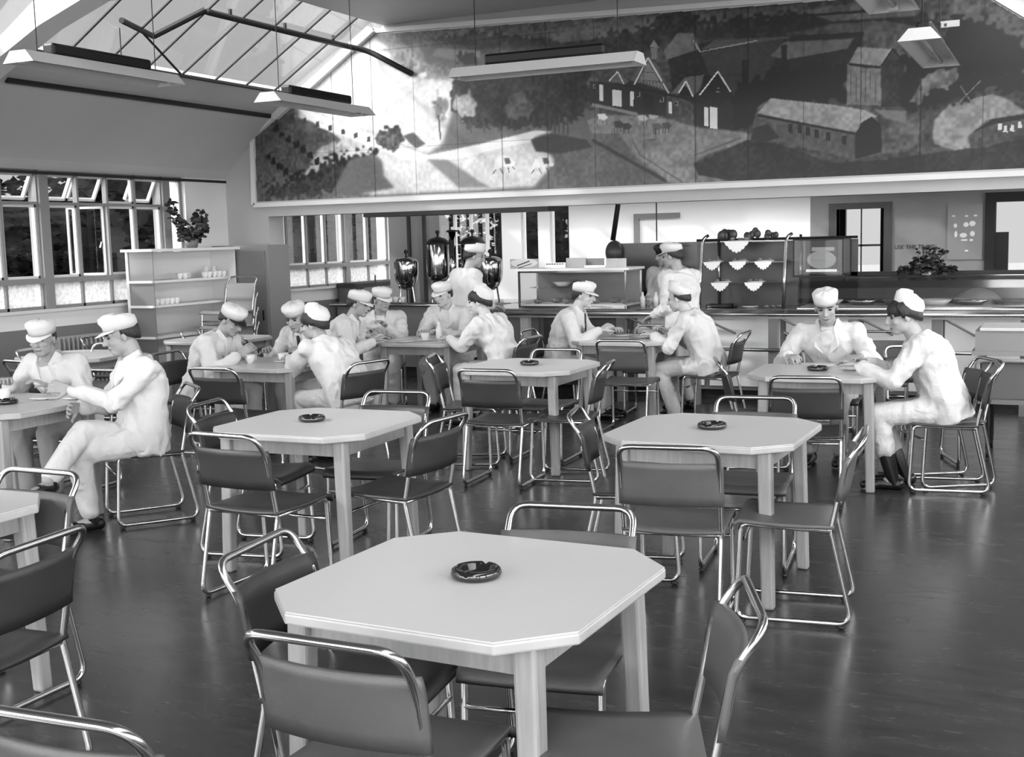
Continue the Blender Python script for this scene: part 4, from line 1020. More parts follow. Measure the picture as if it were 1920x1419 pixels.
for i, (dx, s, l) in enumerate(((-3.22, .075, 'left'), (-2.98, .06, 'middle'), (-2.78, .05, 'right'))):
    bm = B(); 
    for j in range(6): ball(bm, (rg.uniform(-s, s), rg.uniform(-s, s)*.5, s*.7+rg.uniform(0, s)), (s*.6, s*.5, s*.7), seg=8)
    o = obj('bread_heap', bm, M['wooddk'], smooth=True); o.location = (dx, 12.25, 1.60); setp(o, 'dark heap of bread, %s one on top of the cake display' % l, 'food', 'bread heaps on the cake display')
bm = B(); box(bm, -.14, .14, -.09, .09, 0, .008); box(bm, -.14, .14, -.09, -.08, 0, .035); box(bm, -.14, .14, .08, .09, 0, .035); box(bm, -.14, -.13, -.09, .09, 0, .035); box(bm, .13, .14, -.09, .09, 0, .035)
setp(obj('tin_tray', bm, M['nickel'], loc=(-3.25, 12.05, CT)), 'rectangular metal tray on the counter below the cake shelves', 'tray')
plate(-2.95, 12.02, 'white plate on the counter beside the rectangular tray', z=CT, s=1.2)
for i in range(3): food(-2.78+i*.06, 12.0+.03*i, CT, .03, 'small pastry at the foot of the right post of the cake display', 'pastries on the counter')
# open case right of it, dark
tD = showcase('display_case', 'upright dark glass case between the cake display and the doorway, holding bread', -2.50, -2.02, 11.98, 12.42, 1.237, 1.61, shelves=(.17,), fr=M['steel'], r=.006)
for i in range(3): food(-2.42+i*.13, 12.2, 1.237+.013, .05, 'dark loaf in the upright glass case', 'loaves in the upright case', kind=1)
# ---- long curved glass case at the right
t = thing('curved_glass_case', 'long low glass case with rounded front along the right part of the counter', 'display case', (0, 0, 0))
xa, xb = -2.44, 1.3
pr = [(11.90, CT+.005), (11.88, CT+.10), (11.90, CT+.20), (11.96, CT+.27), (12.06, CT+.30), (12.45, CT+.30)]
inn = [(p[0]+.008, p[1]-.006) for p in pr]
obj('curved_pane', prism(B(), pr+inn[::-1], 'x', xa, xb), glassmat('curved_glass', .90, .3, .12), t, smooth=False)
obj('base_frame', box(B(), xa, xb, 11.86, 12.46, CT, CT+.02), M['nickel'], t)
obj('base_sheet', box(B(), xa+.02, xb, 11.92, 12.44, CT+.0201, CT+.022), mat('base_sheet_grey', .75, .4, var=.3, scale=4), t)
obj('back_rail', box(B(), xa, xb, 12.44, 12.47, CT, CT+.34), M['steel'], t)
obj('top_trim', tube(B(), [(xa, 12.06, CT+.305), (xb, 12.06, CT+.305)], .008, 8), M['nickel'], t)
for x in (xa, -1.6, -.1, xb): obj('end_pane', box(B(), x-.004, x+.004, 11.90, 12.44, CT+.02, CT+.24), M['glass'], t)
for i in range(9):
    bm = B(); lathe(bm, [(0, 0), (.09, 0), (.13, .05), (.12, .05), (.08, .012), (0, .012)], 20)
    for v in bm.verts: v.co.x *= 1.2
    m = [M['china'], M['nickel'], M['wood']][i % 3]
    setp(obj('serving_dish', bm, m, loc=(-2.2+i*.34, 12.18, CT+.0225), smooth=True), 'serving dish inside the long rounded glass case', 'dish', 'serving dishes in the long glass case')
bm = B(); ball(bm, (0, 0, .0), (.22, .14, .16), seg=20); bmesh.ops.bisect_plane(bm, geom=bm.verts[:]+bm.edges[:]+bm.faces[:], plane_co=(0, 0, 0), plane_no=(0, 0, -1), clear_outer=True)
setp(obj('dish_cover', bm, M['rough'], loc=(-.80, 12.26, CT+.02), smooth=True), 'big domed grey cover inside the right end of the long glass case', 'cover')
leafy('flower_arrangement', 'dark bushy plant arrangement standing on the long glass case', (-1.25, 12.15, CT+.305),
      [((0, 0, .10), (.17, .11, .10), 320), ((-.12, 0, .05), (.18, .09, .05), 150), ((.12, 0, .05), (.17, .09, .05), 130), ((.02, 0, .23), (.15, .06, .06), 50)], .05, 9,
      [[(0, 0, 0), (.08, 0, .27)], [(0, 0, 0), (-.05, 0, .27)], [(0, 0, 0), (.13, 0, .20)]], (.07, .05, M['card']))
# ------------------------------------------------------------ urn counter on the left
t = thing('urn_stand', 'metal-topped side counter carrying the tea urns at the kitchen end', 'counter', (0, 0, 0))
obj('top', box(B(), -8.6, -6.05, 12.9, 13.7, .90, .93), M['nickel'], t)
obj('front', box(B(), -8.55, -6.1, 12.95, 13.65, .12, .90), M['rough'], t)
obj('plinth', box(B(), -8.5, -6.15, 13.0, 13.6, 0, .12), M['dark'], t)
obj('rail', tube(B(), [(-8.6, 12.86, .90), (-6.05, 12.86, .90)], .018, 8), M['chrome'], t, smooth=True)
t = thing('draining_shelf', 'dark shelf running back under the kitchen windows left of the urns', 'shelf', (0, 0, 0))
obj('board', box(B(), -9.44, -9.0, 14.3, 16.2, 1.06, 1.12), M['dark'], t); obj('cabinet', box(B(), -9.44, -9.02, 14.35, 16.15, 0, 1.06), M['rough'], t)
setp(obj('stop_tap', tube(B(), [(-9.1, 14.8, 1.12), (-9.1, 14.8, 1.22)], .012, 6), M['steel']), 'small upright tap on the dark shelf below the kitchen windows', 'tap')
def urn_round(loc, s, lab):
    t = thing('tea_urn', lab, 'urn', loc, 0, 'tea urns')
    bm = B(); lathe(bm, [(0, .16), (.05, .16), (.11, .21), (.155, .30), (.17, .40), (.17, .54), (.165, .56)], 32); obj('body', bm, M['nickel'], t, smooth=True)
    bm = B(); lathe(bm, [(.172, .555), (.14, .59), (.07, .615), (0, .62)], 32); obj('lid', bm, M['nickel'], t, smooth=True)
    bm = B(); lathe(bm, [(0, .62), (.012, .62), (.012, .655), (.03, .67), (.03, .69), (.012, .71), (0, .715)], 14); obj('knob', bm, M['dark'], t, smooth=True)
    for a in (0, 2.09, 4.19): obj('leg', tube(B(), [(.09*math.cos(a), .09*math.sin(a), .2), (.12*math.cos(a), .12*math.sin(a), 0)], .013, 8), M['nickel'], t)
    obj('tap', tube(B(), fillet([(0, -.12, .25), (0, -.20, .25), (0, -.20, .19)], .02), .014, 8), M['nickel'], t, smooth=True)
    obj('tap_handle', tube(B(), [(0, -.17, .25), (0, -.17, .30)], .008, 6), M['dark'], t)
    t.scale = (s, s, s); return t
def urn_tall(loc, r, h, lab):
    t = thing('water_boiler', lab, 'boiler', loc, 0, 'tall cylindrical boilers')
    bm = B(); lathe(bm, [(0, 0), (r*.6, 0), (r*.95, .06), (r, .10), (r, h), (r*.98, h+.01)], 32); obj('body', bm, M['nickel'], t, smooth=True)
    bm = B(); lathe(bm, [(r*1.06, h), (r*1.06, h+.02), (r*.7, h+.07), (r*.2, h+.095), (0, h+.10)], 32); obj('lid', bm, M['steel'], t, smooth=True)
    bm = B(); lathe(bm, [(0, h+.10), (.012, h+.10), (.012, h+.13), (.032, h+.15), (.02, h+.175), (0, h+.18)], 14); obj('knob', bm, M['dark'], t, smooth=True)
    obj('gauge_glass', tube(B(), [(-r*.35, -r*1.02, h*.25), (-r*.35, -r*1.02, h*.86)], .012, 8), M['dark'], t)
    for a in (.8, 2.35, 3.93, 5.5): obj('leg', tube(B(), [(r*.6*math.cos(a), r*.6*math.sin(a), .02), (r*.6*math.cos(a), r*.6*math.sin(a), -.24)], .012, 8), M['nickel'], t)
    return t
urn_round((-7.62, 13.15, .93), .92, 'round-bellied chrome tea urn, leftmost on the side counter')
urn_round((-6.42, 13.12, .93), .90, 'round-bellied chrome tea urn right of the standing man')
urn_tall((-7.25, 13.32, 1.17), .15, .47, 'tall chrome water boiler with knobbed lid left of the standing man')
urn_tall((-6.80, 13.40, 1.17), .15, .47, 'tall chrome water boiler behind the cap of the standing man')
t = thing('steam_pipe', 'chrome pipe with dark cap between the two tall boilers', 'pipe', (-7.03, 13.3, .93))
obj('pipe', tube(B(), [(0, 0, 0), (0, 0, .86)], .045, 14), M['nickel'], t, smooth=True); bm = B(); lathe(bm, [(0, .86), (.085, .86), (.06, .885), (0, .89)], 18); obj('cap', bm, M['dark'], t)
bm = B(); lathe(bm, [(0, .68), (.06, .68), (.03, .70), (0, .70)], 14, c=(.16, 0, 0)); tube(bm, [(.16, 0, .5), (.16, 0, .68)], .015, 8); obj('valve', bm, M['dark'], t)
for x in (-8.17, -7.93):
    setp(obj('standpipe', tube(B(), [(x, 14.2, 0), (x, 14.2, 2.6)], .03, 8), M['steel']), 'dark vertical pipe behind the leftmost urn', 'pipe', 'dark vertical pipes')
t = setp(obj('partition_panel', box(B(), -8.55, -7.75, 14.3, 14.36, 0, 2.6), mat('partition_grey', .50, .5)), 'grey partition behind the leftmost urn', 'partition')
for i in range(6):
    o = dup_tree(cup0); o.location = (-8.1+i*.10, 13.0, .93); setp(o, 'white cup in the row on the side counter left of the urns', 'cup', 'cups on the side counter')
# ------------------------------------------------------------ trolley at the right edge
t = thing('trolley', 'grey wooden trolley with pale top and dark lower tray at the right picture edge', 'trolley', (0, 0, 0))
xa, xb, ya, yb = -.62, .45, 9.3, 9.85
obj('top', box(B(), xa+.03, xb, ya, yb, .93, .955), M['woodlt'], t, bevel=.006)
obj('upper_panel', box(B(), xa, xb, ya+.02, yb-.02, .785, .93), mat('panel_grey', .50, .4), t)
obj('rim', box(B(), xa-.02, xb, ya-.02, yb+.02, .755, .785), M['framegrey'], t)
obj('tube_rail', tube(B(), fillet([(xa+.02, ya-.03, .44), (xa+.02, ya-.03, .72), (xb, ya-.03, .72)], .05), .016, 8), M['framegrey'], t, smooth=True)
obj('lower_panel', box(B(), xa+.05, xb, ya+.0, ya+.012, .44, .70), mat('panel_grey2', .38, .5), t)
obj('side_panel', box(B(), xa+.04, xa+.05, ya, yb, .42, .75), M['dark'], t)
obj('shelf', box(B(), xa, xb, ya-.03, yb, .40, .43), M['rough'], t)
for x in (xa+.10, xb-.08):
    for y in (ya+.03, yb-.05):
        obj('leg', tube(B(), [(x, y, .40), (x, y, .05)], .016, 8), M['steel'], t); 
        bm = B(); lathe(bm, [(0, -.012), (.035, -.012), (.035, .012), (0, .012)], 16)
        o = obj('castor', bm, M['dark'], t); o.location = (x, y, .035); o.rotation_euler = (R(90), 0, R(90))
# ------------------------------------------------------------ people
DG = bpy.context.evaluated_depsgraph_get
def fuse(name, bm, voxel, mats, smooth_it=3, wrinkle=None, wr=0.0, post=None):
    """turn overlapping closed shapes into one continuous skin"""
    me = bpy.data.meshes.new(name); bm.to_mesh(me); bm.free()
    o = bpy.data.objects.new(name, me); C.objects.link(o)
    m = o.modifiers.new('r', 'REMESH'); m.mode = 'VOXEL'; m.voxel_size = voxel; m.use_smooth_shade = True
    if smooth_it:
        s = o.modifiers.new('s', 'SMOOTH'); s.factor = .5; s.iterations = smooth_it
    dg = DG(); dg.update(); me2 = bpy.data.meshes.new_from_object(o.evaluated_get(dg))
    o.modifiers.clear(); o.data = me2; bpy.data.meshes.remove(me); me2.name = name
    if wr:
        n = len(me2.vertices); co_ = np.empty(n*3); me2.vertices.foreach_get('co', co_); no = np.empty(n*3)
        me2.vertices.foreach_get('normal', no); co_ = co_.reshape(-1, 3); no = no.reshape(-1, 3)
        d = np.empty(n)
        sd = random.random()*50
        for i in range(n):
            p = V(co_[i]); 
            wv = noise.noise_vector(p*4+V((sd, 0, 0)))*1.3
            q = V((p.x*8+sd, p.y*8, p.z*6))+wv; q2 = V((p.x*13-sd, p.y*13, p.z*9))+wv*1.5
            d[i] = (.55-abs(noise.noise(q))*2.6)*wr+(.3-abs(noise.noise(q2))*1.4)*wr*.6
        me2.vertices.foreach_set('co', (co_+no*d[:, None]).ravel()); me2.update()
    me2.materials.clear()
    for mm in (mats if isinstance(mats, (list, tuple)) else [mats]): me2.materials.append(mm)
    for p in me2.polygons: p.use_smooth = True
    if post: post(me2)
    return o
def cap(bm, a, b, ra, rb, seg=14, flat=None):
    """tapered capsule from a to b; flat=(axis, k) squashes across an axis"""
    a, b = V(a), V(b); d = b-a; L = d.length
    if L < 1e-6: d = V((0, 0, 1)); L = 1e-6
    t = d.normalized(); u = t.orthogonal().normalized(); w = t.cross(u)
    pts = []
    for k in range(1, 5):
        an = PI/2*k/4; pts.append((-ra*math.cos(an), ra*math.sin(an)))
    for k in range(4, 0, -1):
        an = PI/2*k/4; pts.append((L+rb*math.cos(an), rb*math.sin(an)))
    rings = []
    for (s, r) in pts: rings.append([bm.verts.new(a+t*s+(u*math.cos(2*PI*k/seg)+w*math.sin(2*PI*k/seg))*r) for k in range(seg)])
    s0 = bm.verts.new(a-t*ra); s1 = bm.verts.new(b+t*rb)
    for k in range(seg): bm.faces.new([s0, rings[0][(k+1) % seg], rings[0][k]])
    for A, Bq in zip(rings[:-1], rings[1:]):
        for k in range(seg): bm.faces.new([A[k], A[(k+1) % seg], Bq[(k+1) % seg], Bq[k]])
    for k in range(seg): bm.faces.new([s1, rings[-1][k], rings[-1][(k+1) % seg]])
    return bm
def oval_stack(bm, secs, seg=20):
    """closed body from elliptical sections: (centre, side vec, front vec)"""
    rings = []
    for (c, sx, fy) in secs:
        rings.append([bm.verts.new(V(c)+V(sx)*math.cos(2*PI*k/seg)+V(fy)*math.sin(2*PI*k/seg)) for k in range(seg)])
    for A, Bq in zip(rings[:-1], rings[1:]):
        for k in range(seg): bm.faces.new([A[k], A[(k+1) % seg], Bq[(k+1) % seg], Bq[k]])
    bm.faces.new(rings[0][::-1]); bm.faces.new(rings[-1]); return bm
def ik(a, c, l1, l2, pole):
    a, c, pole = V(a), V(c), V(pole); d = c-a; L = min(d.length, (l1+l2)*.995); n = d.normalized(); c = a+n*L
    x = (l1*l1-l2*l2+L*L)/(2*L); h = math.sqrt(max(0, l1*l1-x*x))
    p = pole-n*pole.dot(n); p = p.normalized() if p.length > 1e-6 else n.orthogonal().normalized()
    return a+n*x+p*h, c
def hand(bm, wrist, fdir, palm, side, curl=.6, spread=.10, s=1.0):
    """palm, five separate bent fingers; palm = direction the palm faces, side=+1 thumb towards f x palm"""
    f = V(fdir).normalized(); p = V(palm); p = (p-f*p.dot(f)).normalized(); a = f.cross(p)*side
    w = V(wrist)
    for j in range(4):
        o = (j-1.5)*.0195*s
        cap(bm, w+f*.012*s-a*o*.55, w+f*.085*s-a*o, .0145*s, .0110*s, 8)
    L = [.072, .080, .075, .060]
    for j in range(4):
        o = (j-1.5); b0 = w+f*(.088-.004*abs(o-.3))*s-a*o*.0205*s
        d = (f-a*o*spread).normalized(); l = L[j]*s; ang = curl*(.85+.12*j)
        segs_ = [.44, .31, .25]; r = [.0092, .0085, .0078, .0066]
        for k in range(3):
            an = ang*(k+.6); dd = (d*math.cos(an)+p*math.sin(an)).normalized(); b1 = b0+dd*l*segs_[k]
            cap(bm, b0, b1, r[k]*s, r[k+1]*s, 8); b0 = b1
    t0 = w+f*.025*s+a*.028*s; d = (f*.62+a*.70+p*.25).normalized(); t1 = t0+d*.042*s
    d2 = (f*.85+a*.20+p*.48).normalized(); t2 = t1+d2*.034*s; t3 = t2+(d2+p*.4).normalized()*.022*s
    cap(bm, t0, t1, .0150*s, .0115*s, 8); cap(bm, t1, t2, .0108*s, .0092*s, 8); cap(bm, t2, t3, .0092*s, .0075*s, 8)
def person(label, loc, yaw, hip=.53, lean=15, lean_side=0, bend=10, head_yaw=0, head_pitch=10, head_roll=0, hands=((-.18, .38, .80), (.18, .38, .80)),
           feet=((-.11, .42, .0), (.11, .42, .0)), standing=False, legs='trousers', capstyle='round', hair='short', skin=None, coat=None, tie=False, coat_hem=.0,
           curl=(.7, .7), palm=((0, 0, -1), (0, 0, -1)), cap_tilt=0, scale=1.0, group=None, name='person', shirt=True, shoe_dir=None, knee_pole=None, elbow_out=1.0, collar=True, capcol=None, twist=0, female=False, boots=False, hand_dir=None, neck=None):
    """local frame: origin on the floor under the hips, +y the way the body faces, +x its right"""
    sk = skin or M['skin']; ct = coat or M['cloth']
    root = thing(name, label, 'person', loc, R(yaw), group); root.scale = (scale,)*3
    sw = .90 if female else 1.0
    H = V((0, 0, hip))
    def rotm(ang_f, ang_s, ang_t=0): return Matrix.Rotation(R(ang_t), 3, 'Z') @ Matrix.Rotation(R(ang_s), 3, 'Y') @ Matrix.Rotation(-R(ang_f), 3, 'X')
    R1 = rotm(lean, lean_side, twist*.5); R2 = rotm(lean+bend, lean_side, twist)
    waist = H+R1 @ V((0, 0, .13)); chest = waist+R1 @ V((0, 0, .16)); upc = chest+R2 @ V((0, .0, .15)); neckb = upc+R2 @ V((0, .0, .065))
    Sx, Fy, Uz = R2 @ V((1, 0, 0)), R2 @ V((0, 1, 0)), R2 @ V((0, 0, 1))
    S1, F1, U1 = R1 @ V((1, 0, 0)), R1 @ V((0, 1, 0)), R1 @ V((0, 0, 1))
    sh = [upc+Sx*(s*.185*sw)-Fy*.01+Uz*.01 for s in (-1, 1)]
    # head
    HR = Matrix.Rotation(R(head_yaw), 3, 'Z') @ Matrix.Rotation(R(head_roll), 3, 'Y') @ Matrix.Rotation(-R(head_pitch), 3, 'X')
    nk = neckb+(Uz*.6+V((0, 0, .4))).normalized()*.055+Fy*.015
    hc = nk+HR @ V((0, .028, .105))
    def HP(x, y, z): return hc+HR @ V((x, y, z))
    # arms
    wr, el = [], []
    for i, s in enumerate((-1, 1)):
        c = V(hands[i]); pole = V((s*.55*elbow_out, -.35, -.75))
        e, w = ik(sh[i], c, .285, .255, pole); el.append(e); wr.append(w)
    # legs
    kn, an = [], []; hips = [H+V((s*.088, 0, -.01)) for s in (-1, 1)]
    for i, s in enumerate((-1, 1)):
        f = V(feet[i]); a0 = f+V((0, 0, .085)); kp = V(knee_pole[i]) if knee_pole else (V((s*.08, 1, .6)) if not standing else V((s*.1, 1, 0)))
        k, a = ik(hips[i], a0, .43, .42, kp); kn.append(k); an.append(a)
    # ---- one continuous body
    bm = B()
    def torso(bm, g=0.0, hemd=None):
        secs = []
        base = H-U1*.075
        if hemd: secs.append((H-U1*hemd, S1*(.160+g), F1*(.112+g)))
        secs += [(base, S1*(.155+g), F1*(.115+g)), (H+U1*.02, S1*(.165*sw+g), F1*(.118+g)), (waist, S1*(.140*sw+g*1.2), F1*(.102+g*1.2)), (waist+U1*.09, S1*(.150*sw+g), F1*(.108+g)),
                 (chest, Sx*(.165*sw+g), Fy*(.116+g)), (chest+Uz*.08, Sx*(.172*sw+g), Fy*(.116+g)), (upc-Uz*.01, Sx*(.165*sw+g), Fy*(.098+g)), (upc+Uz*.04, Sx*(.115+g), Fy*(.072+g)), (neckb+Uz*.005, Sx*(.064+g), Fy*(.058+g))]
        oval_stack(bm, secs)
    torso(bm)
    cap(bm, neckb-Uz*.03, nk+HR @ V((0, 0, .04)), .060, .054)
    for i, s in enumerate((-1, 1)):
        cap(bm, sh[i], el[i], .050, .039); cap(bm, el[i], wr[i], .038, .026)
        fd = (wr[i]-el[i]).normalized()
        if hand_dir and hand_dir[i] is not None: fd = V(hand_dir[i]).normalized()
        hand(bm, wr[i]+fd*.008, fd, palm[i], 1 if i == 0 else -1, curl[i])
        cap(bm, hips[i], kn[i], .078, .056); cap(bm, kn[i], an[i], .056, .036)
        fdir = V(shoe_dir[i]).normalized() if shoe_dir else V((0, 1, -.15)).normalized()
        cap(bm, an[i]+V((0, 0, -.03)), an[i]+fdir*.16+V((0, 0, -.05)), .034, .026)
    # head: cranium, face, jaw, nose, brow, ears
    ball(bm, HP(0, -.012, .025), (.073, .092, .088), HR, 20); ball(bm, HP(0, .022, -.035), (.060, .070, .078), HR, 20)
    ball(bm, HP(0, .052, -.088), (.036, .034, .028), HR, 14); ball(bm, HP(0, .012, -.070), (.056, .055, .042), HR, 16)
    cap(bm, HP(0, .088, .012), HP(0, .108, -.030), .009, .0135, 10); ball(bm, HP(-.010, .098, -.034), (.009, .010, .007), HR, 8); ball(bm, HP(.010, .098, -.034), (.009, .010, .007), HR, 8)
    cap(bm, HP(-.040, .066, .022), HP(.040, .066, .022), .012, .012, 10); ball(bm, HP(-.040, .060, -.028), (.020, .022, .018), HR, 10); ball(bm, HP(.040, .060, -.028), (.020, .022, .018), HR, 10)
    ball(bm, HP(0, .086, -.060), (.024, .010, .007), HR, 10); ball(bm, HP(0, .083, -.071), (.020, .010, .007), HR, 10)
    for s in (-1, 1):
        ball(bm, HP(s*.074, -.012, -.012), (.010, .019, .030), HR @ Matrix.Rotation(s*-.25, 3, 'Z'), 10)
    Hi = HR.transposed()
    def post(me):
        n = len(me.polygons); cs = np.empty(n*3); me.polygons.foreach_get('center', cs); cs = cs.reshape(-1, 3)
        L = (cs-np.array(hc)) @ np.array(HR)
        lip = (np.abs(L[:, 0]) < .023) & (L[:, 1] > .080) & (L[:, 2] > -.072) & (L[:, 2] < -.060)
        mi = np.zeros(n, np.int32); mi[lip] = 1
        me.polygons.foreach_set('material_index', mi)
    body = fuse('body', bm, .0055, [sk, M['lip']], 2, post=post); body.parent = root
    # eyes and brows
    for s in (-1, 1):
        e = B(); ball(e, HP(s*.031, .0755, .002), (.0145, .008, .0065), HR, 10); obj('eye', e, M['eye'], root, smooth=True)
        e = B(); cap(e, HP(s*.018, .087, .021), HP(s*.050, .072, .022), .0048, .0035, 8); obj('eyebrow', e, M['hair'], root, smooth=True)
    # ---- hair
    if hair:
        e = B(); hr = M['hairg'] if hair == 'grey' else M['hair']
        secs = [(.055, .078, .099, -.016), (.02, .0815, .102, -.018), (-.02, .079, .098, -.022), (-.05, .070, .080, -.030)]
        if hair == 'long': secs = [(.075, .080, .100, -.012), (.03, .092, .112, -.020), (-.02, .095, .108, -.030), (-.07, .092, .090, -.042), (-.10, .075, .065, -.050)]
        if hair == 'thick': secs = [(.095, .070, .085, -.002), (.055, .083, .106, -.010), (.02, .086, .106, -.020), (-.03, .084, .100, -.030), (-.06, .072, .080, -.040)]
        n = 24; ring = []; HW = .66 if hair in ('thick', 'long') else .57
        for (z, rx, ry, yc) in secs:
            row = []
            for k in range(n+1):
                a = -PI*.22+(PI*1.44)*(k/n)+PI     # open at the face
                a0 = PI*1.5-PI*HW+PI*2*HW*k/n; z_ = z if z > 0 else z*(.25+.75*max(0, math.cos(a0-PI*1.5)))
                row.append(V((rx*math.cos(a0), yc+ry*math.sin(a0), z_)))
            ring.append(row)
        inner = [[V((p.x*.86, p.y*.86, p.z)) for p in row] for row in ring]
        A = [[e.verts.new(HP(*p)) for p in row] for row in ring]; Bq = [[e.verts.new(HP(*p)) for p in row] for row in inner]
        m_ = len(ring)
        for i in range(m_-1):
            for k in range(n):
                e.faces.new([A[i][k], A[i+1][k], A[i+1][k+1], A[i][k+1]]); e.faces.new([Bq[i][k], Bq[i][k+1], Bq[i+1][k+1], Bq[i+1][k]])
        for k in range(n):
            e.faces.new([A[0][k], A[0][k+1], Bq[0][k+1], Bq[0][k]]); e.faces.new([A[-1][k], Bq[-1][k], Bq[-1][k+1], A[-1][k+1]])
        for i in range(m_-1):
            e.faces.new([A[i][0], Bq[i][0], Bq[i+1][0], A[i+1][0]]); e.faces.new([A[i][-1], A[i+1][-1], Bq[i+1][-1], Bq[i][-1]])
        if hair in ('thick', 'long'):
            ball(e, HP(0, -.006, .044), (.080, .100, .072), HR, 18)
        obj('hair', e, hr, root, smooth=True)
    # ---- cap
    if capstyle:
        TC = Matrix.Rotation(R(cap_tilt), 3, 'X')
        def CP(x, y, z): return HP(*(TC @ V((x, y-.012, z+.045)))+V((0, .0, .0))) if False else hc+HR @ (V((0, -.012 if capstyle != 'back' else -.040, .040 if capstyle != 'back' else .042))+TC @ V((x, y, z)))
        e = B(); n = 32
        if capstyle == 'back': prof_ = [(.070, .080, -.03), (.082, .094, .0), (.088, .102, .035), (.086, .100, .065), (.070, .080, .090), (.035, .04, .102), (.002, .002, .104)]
        elif capstyle == 'drum': prof_ = [(.0845, .103, -.004), (.088, .107, .03), (.092, .111, .072), (.080, .098, .082), (.03, .04, .086), (.002, .002, .086)]
        else: prof_ = [(.0845, .103, -.004), (.086, .105, .028), (.096, .113, .045), (.093, .108, .070), (.060, .072, .086), (.002, .002, .090)]
        rows = []
        for (rx, ry, z) in prof_: rows.append([e.verts.new(CP(rx*math.cos(2*PI*k/n), ry*math.sin(2*PI*k/n)+(.008 if z > .04 else 0), z+(.010*math.sin(2*PI*k/n) if z > .04 else 0)+.003*math.sin(5*k)*(z > .03))) for k in range(n)])
        inn_ = [e.verts.new(CP(.078*math.cos(2*PI*k/n), .096*math.sin(2*PI*k/n), .0)) for k in range(n)]
        rows.insert(0, inn_)
        for A, Bq in zip(rows[:-1], rows[1:]):
            for k in range(n): e.faces.new([A[k], A[(k+1) % n], Bq[(k+1) % n], Bq[k]])
        e.faces.new(rows[-1]); e.faces.new(rows[0][::-1])
        cp = obj('cap', e, capcol or M['capm'], root, smooth=True)
        band = B(); lathe(band, [(1, 0)], 4) if False else None
        if capstyle in ('peak', 'shadepeak'):
            e = B(); m_ = 14; top_, bot_ = [], []
            for j in range(4):
                u = j/3; rt_, rb_ = [], []
                for k in range(m_+1):
                    a = PI*.14+PI*.72*k/m_; ext = 1+u*.52*math.sin(a)**.7
                    p = V((.086*math.cos(a)*(1+u*.10), .104*math.sin(a)*ext, .002-u*.020*math.sin(a)-.004*u+.010*u*abs(math.cos(a))))
                    rt_.append(e.verts.new(CP(*p))); rb_.append(e.verts.new(CP(p.x, p.y, p.z-.004)))
                top_.append(rt_); bot_.append(rb_)
            for j in range(3):
                for k in range(m_): e.faces.new([top_[j][k], top_[j][k+1], top_[j+1][k+1], top_[j+1][k]]); e.faces.new([bot_[j][k], bot_[j+1][k], bot_[j+1][k+1], bot_[j][k+1]])
            for k in range(m_): e.faces.new([top_[0][k], bot_[0][k], bot_[0][k+1], top_[0][k+1]]); e.faces.new([top_[-1][k], top_[-1][k+1], bot_[-1][k+1], bot_[-1][k]])
            for j in range(3): e.faces.new([top_[j][0], top_[j+1][0], bot_[j+1][0], bot_[j][0]]); e.faces.new([top_[j][-1], bot_[j][-1], bot_[j+1][-1], top_[j+1][-1]])
            obj('peak', e, M['capshade'] if capstyle == 'shadepeak' else M['capm'], cp, smooth=True)
    # ---- coat
    e = B(); torso(e, .036, hemd=(.085 if not standing else None))
    for i, s in enumerate((-1, 1)):
        cap(e, sh[i], el[i], .074, .063); cap(e, el[i], el[i]+(wr[i]-el[i])*.90, .062, .048)
        cap(e, upc+Sx*(s*.06)+Uz*.035, sh[i]+Uz*.004, .056, .070)
    if standing:
        hem = .50
        oval_stack(e, [(V((0, 0, hip-.40)), V((.215, 0, 0)), V((0, .175, 0))), (V((0, 0, hip-.15)), V((.19, 0, 0)), V((0, .15, 0))), (H+U1*.03, S1*.182, F1*.138)])
    else:
        for i, s in enumerate((-1, 1)): cap(e, hips[i]+V((0, .0, .012)), hips[i]*.62+kn[i]*.38+V((0, 0, .006)), .094, .086)
    coat_o = fuse('coat', e, .011, ct, 3, wr=.013); coat_o.parent = root
    # collar wings, shirt front, tie
    if collar:
        for s in (-1, 1):
            e = B(); A = [neckb+Sx*(s*.070)-Fy*.02+Uz*.052, neckb+Sx*(s*.050)+Fy*.072+Uz*.018, upc+Sx*(s*.085)+Fy*.142-Uz*.03, upc+Sx*(s*.020)+Fy*.158-Uz*.085, neckb+Sx*(s*.100)-Fy*.02+Uz*.005]
            q = [e.verts.new(A[k]) for k in (0, 1, 3, 2, 4)]; q2 = [e.verts.new(A[k]+(Fy*.010+Uz*.006)) for k in (0, 1, 3, 2, 4)]
            e.faces.new(q[::-1]); e.faces.new(q2)
            for k in range(5): e.faces.new([q[k], q[(k+1) % 5], q2[(k+1) % 5], q2[k]])
            obj('lapel', e, ct, coat_o)
        e = B(); A = [neckb+Sx*-.045+Fy*.066+Uz*.02, neckb+Sx*.045+Fy*.066+Uz*.02, upc+Sx*.018+Fy*.152-Uz*.10, upc-Sx*.018+Fy*.152-Uz*.10]
        q = [e.verts.new(p) for p in A]; q2 = [e.verts.new(p-Fy*.03) for p in A]
        e.faces.new(q); e.faces.new(q2[::-1]); 
        for k in range(4): e.faces.new([q[k], q2[k], q2[(k+1) % 4], q[(k+1) % 4]])
        obj('shirt_front', e, M['shirt'] if tie or shirt else sk, root)
        if tie:
            e = B(); cap(e, neckb+Fy*.080+Uz*.006, upc+Fy*.146-Uz*.05, .014, .018, 8); cap(e, upc+Fy*.146-Uz*.05, upc+Fy*.164-Uz*.13, .018, .018, 8); obj('tie', e, M['tie'], root, smooth=True)
        for k in range(3):
            e = B(); p = chest+Fy*.155+Uz*(.04-.09*k)+Sx*.012; ball(e, p, (.007, .007, .007), seg=8); obj('button', e, M['card'], coat_o)
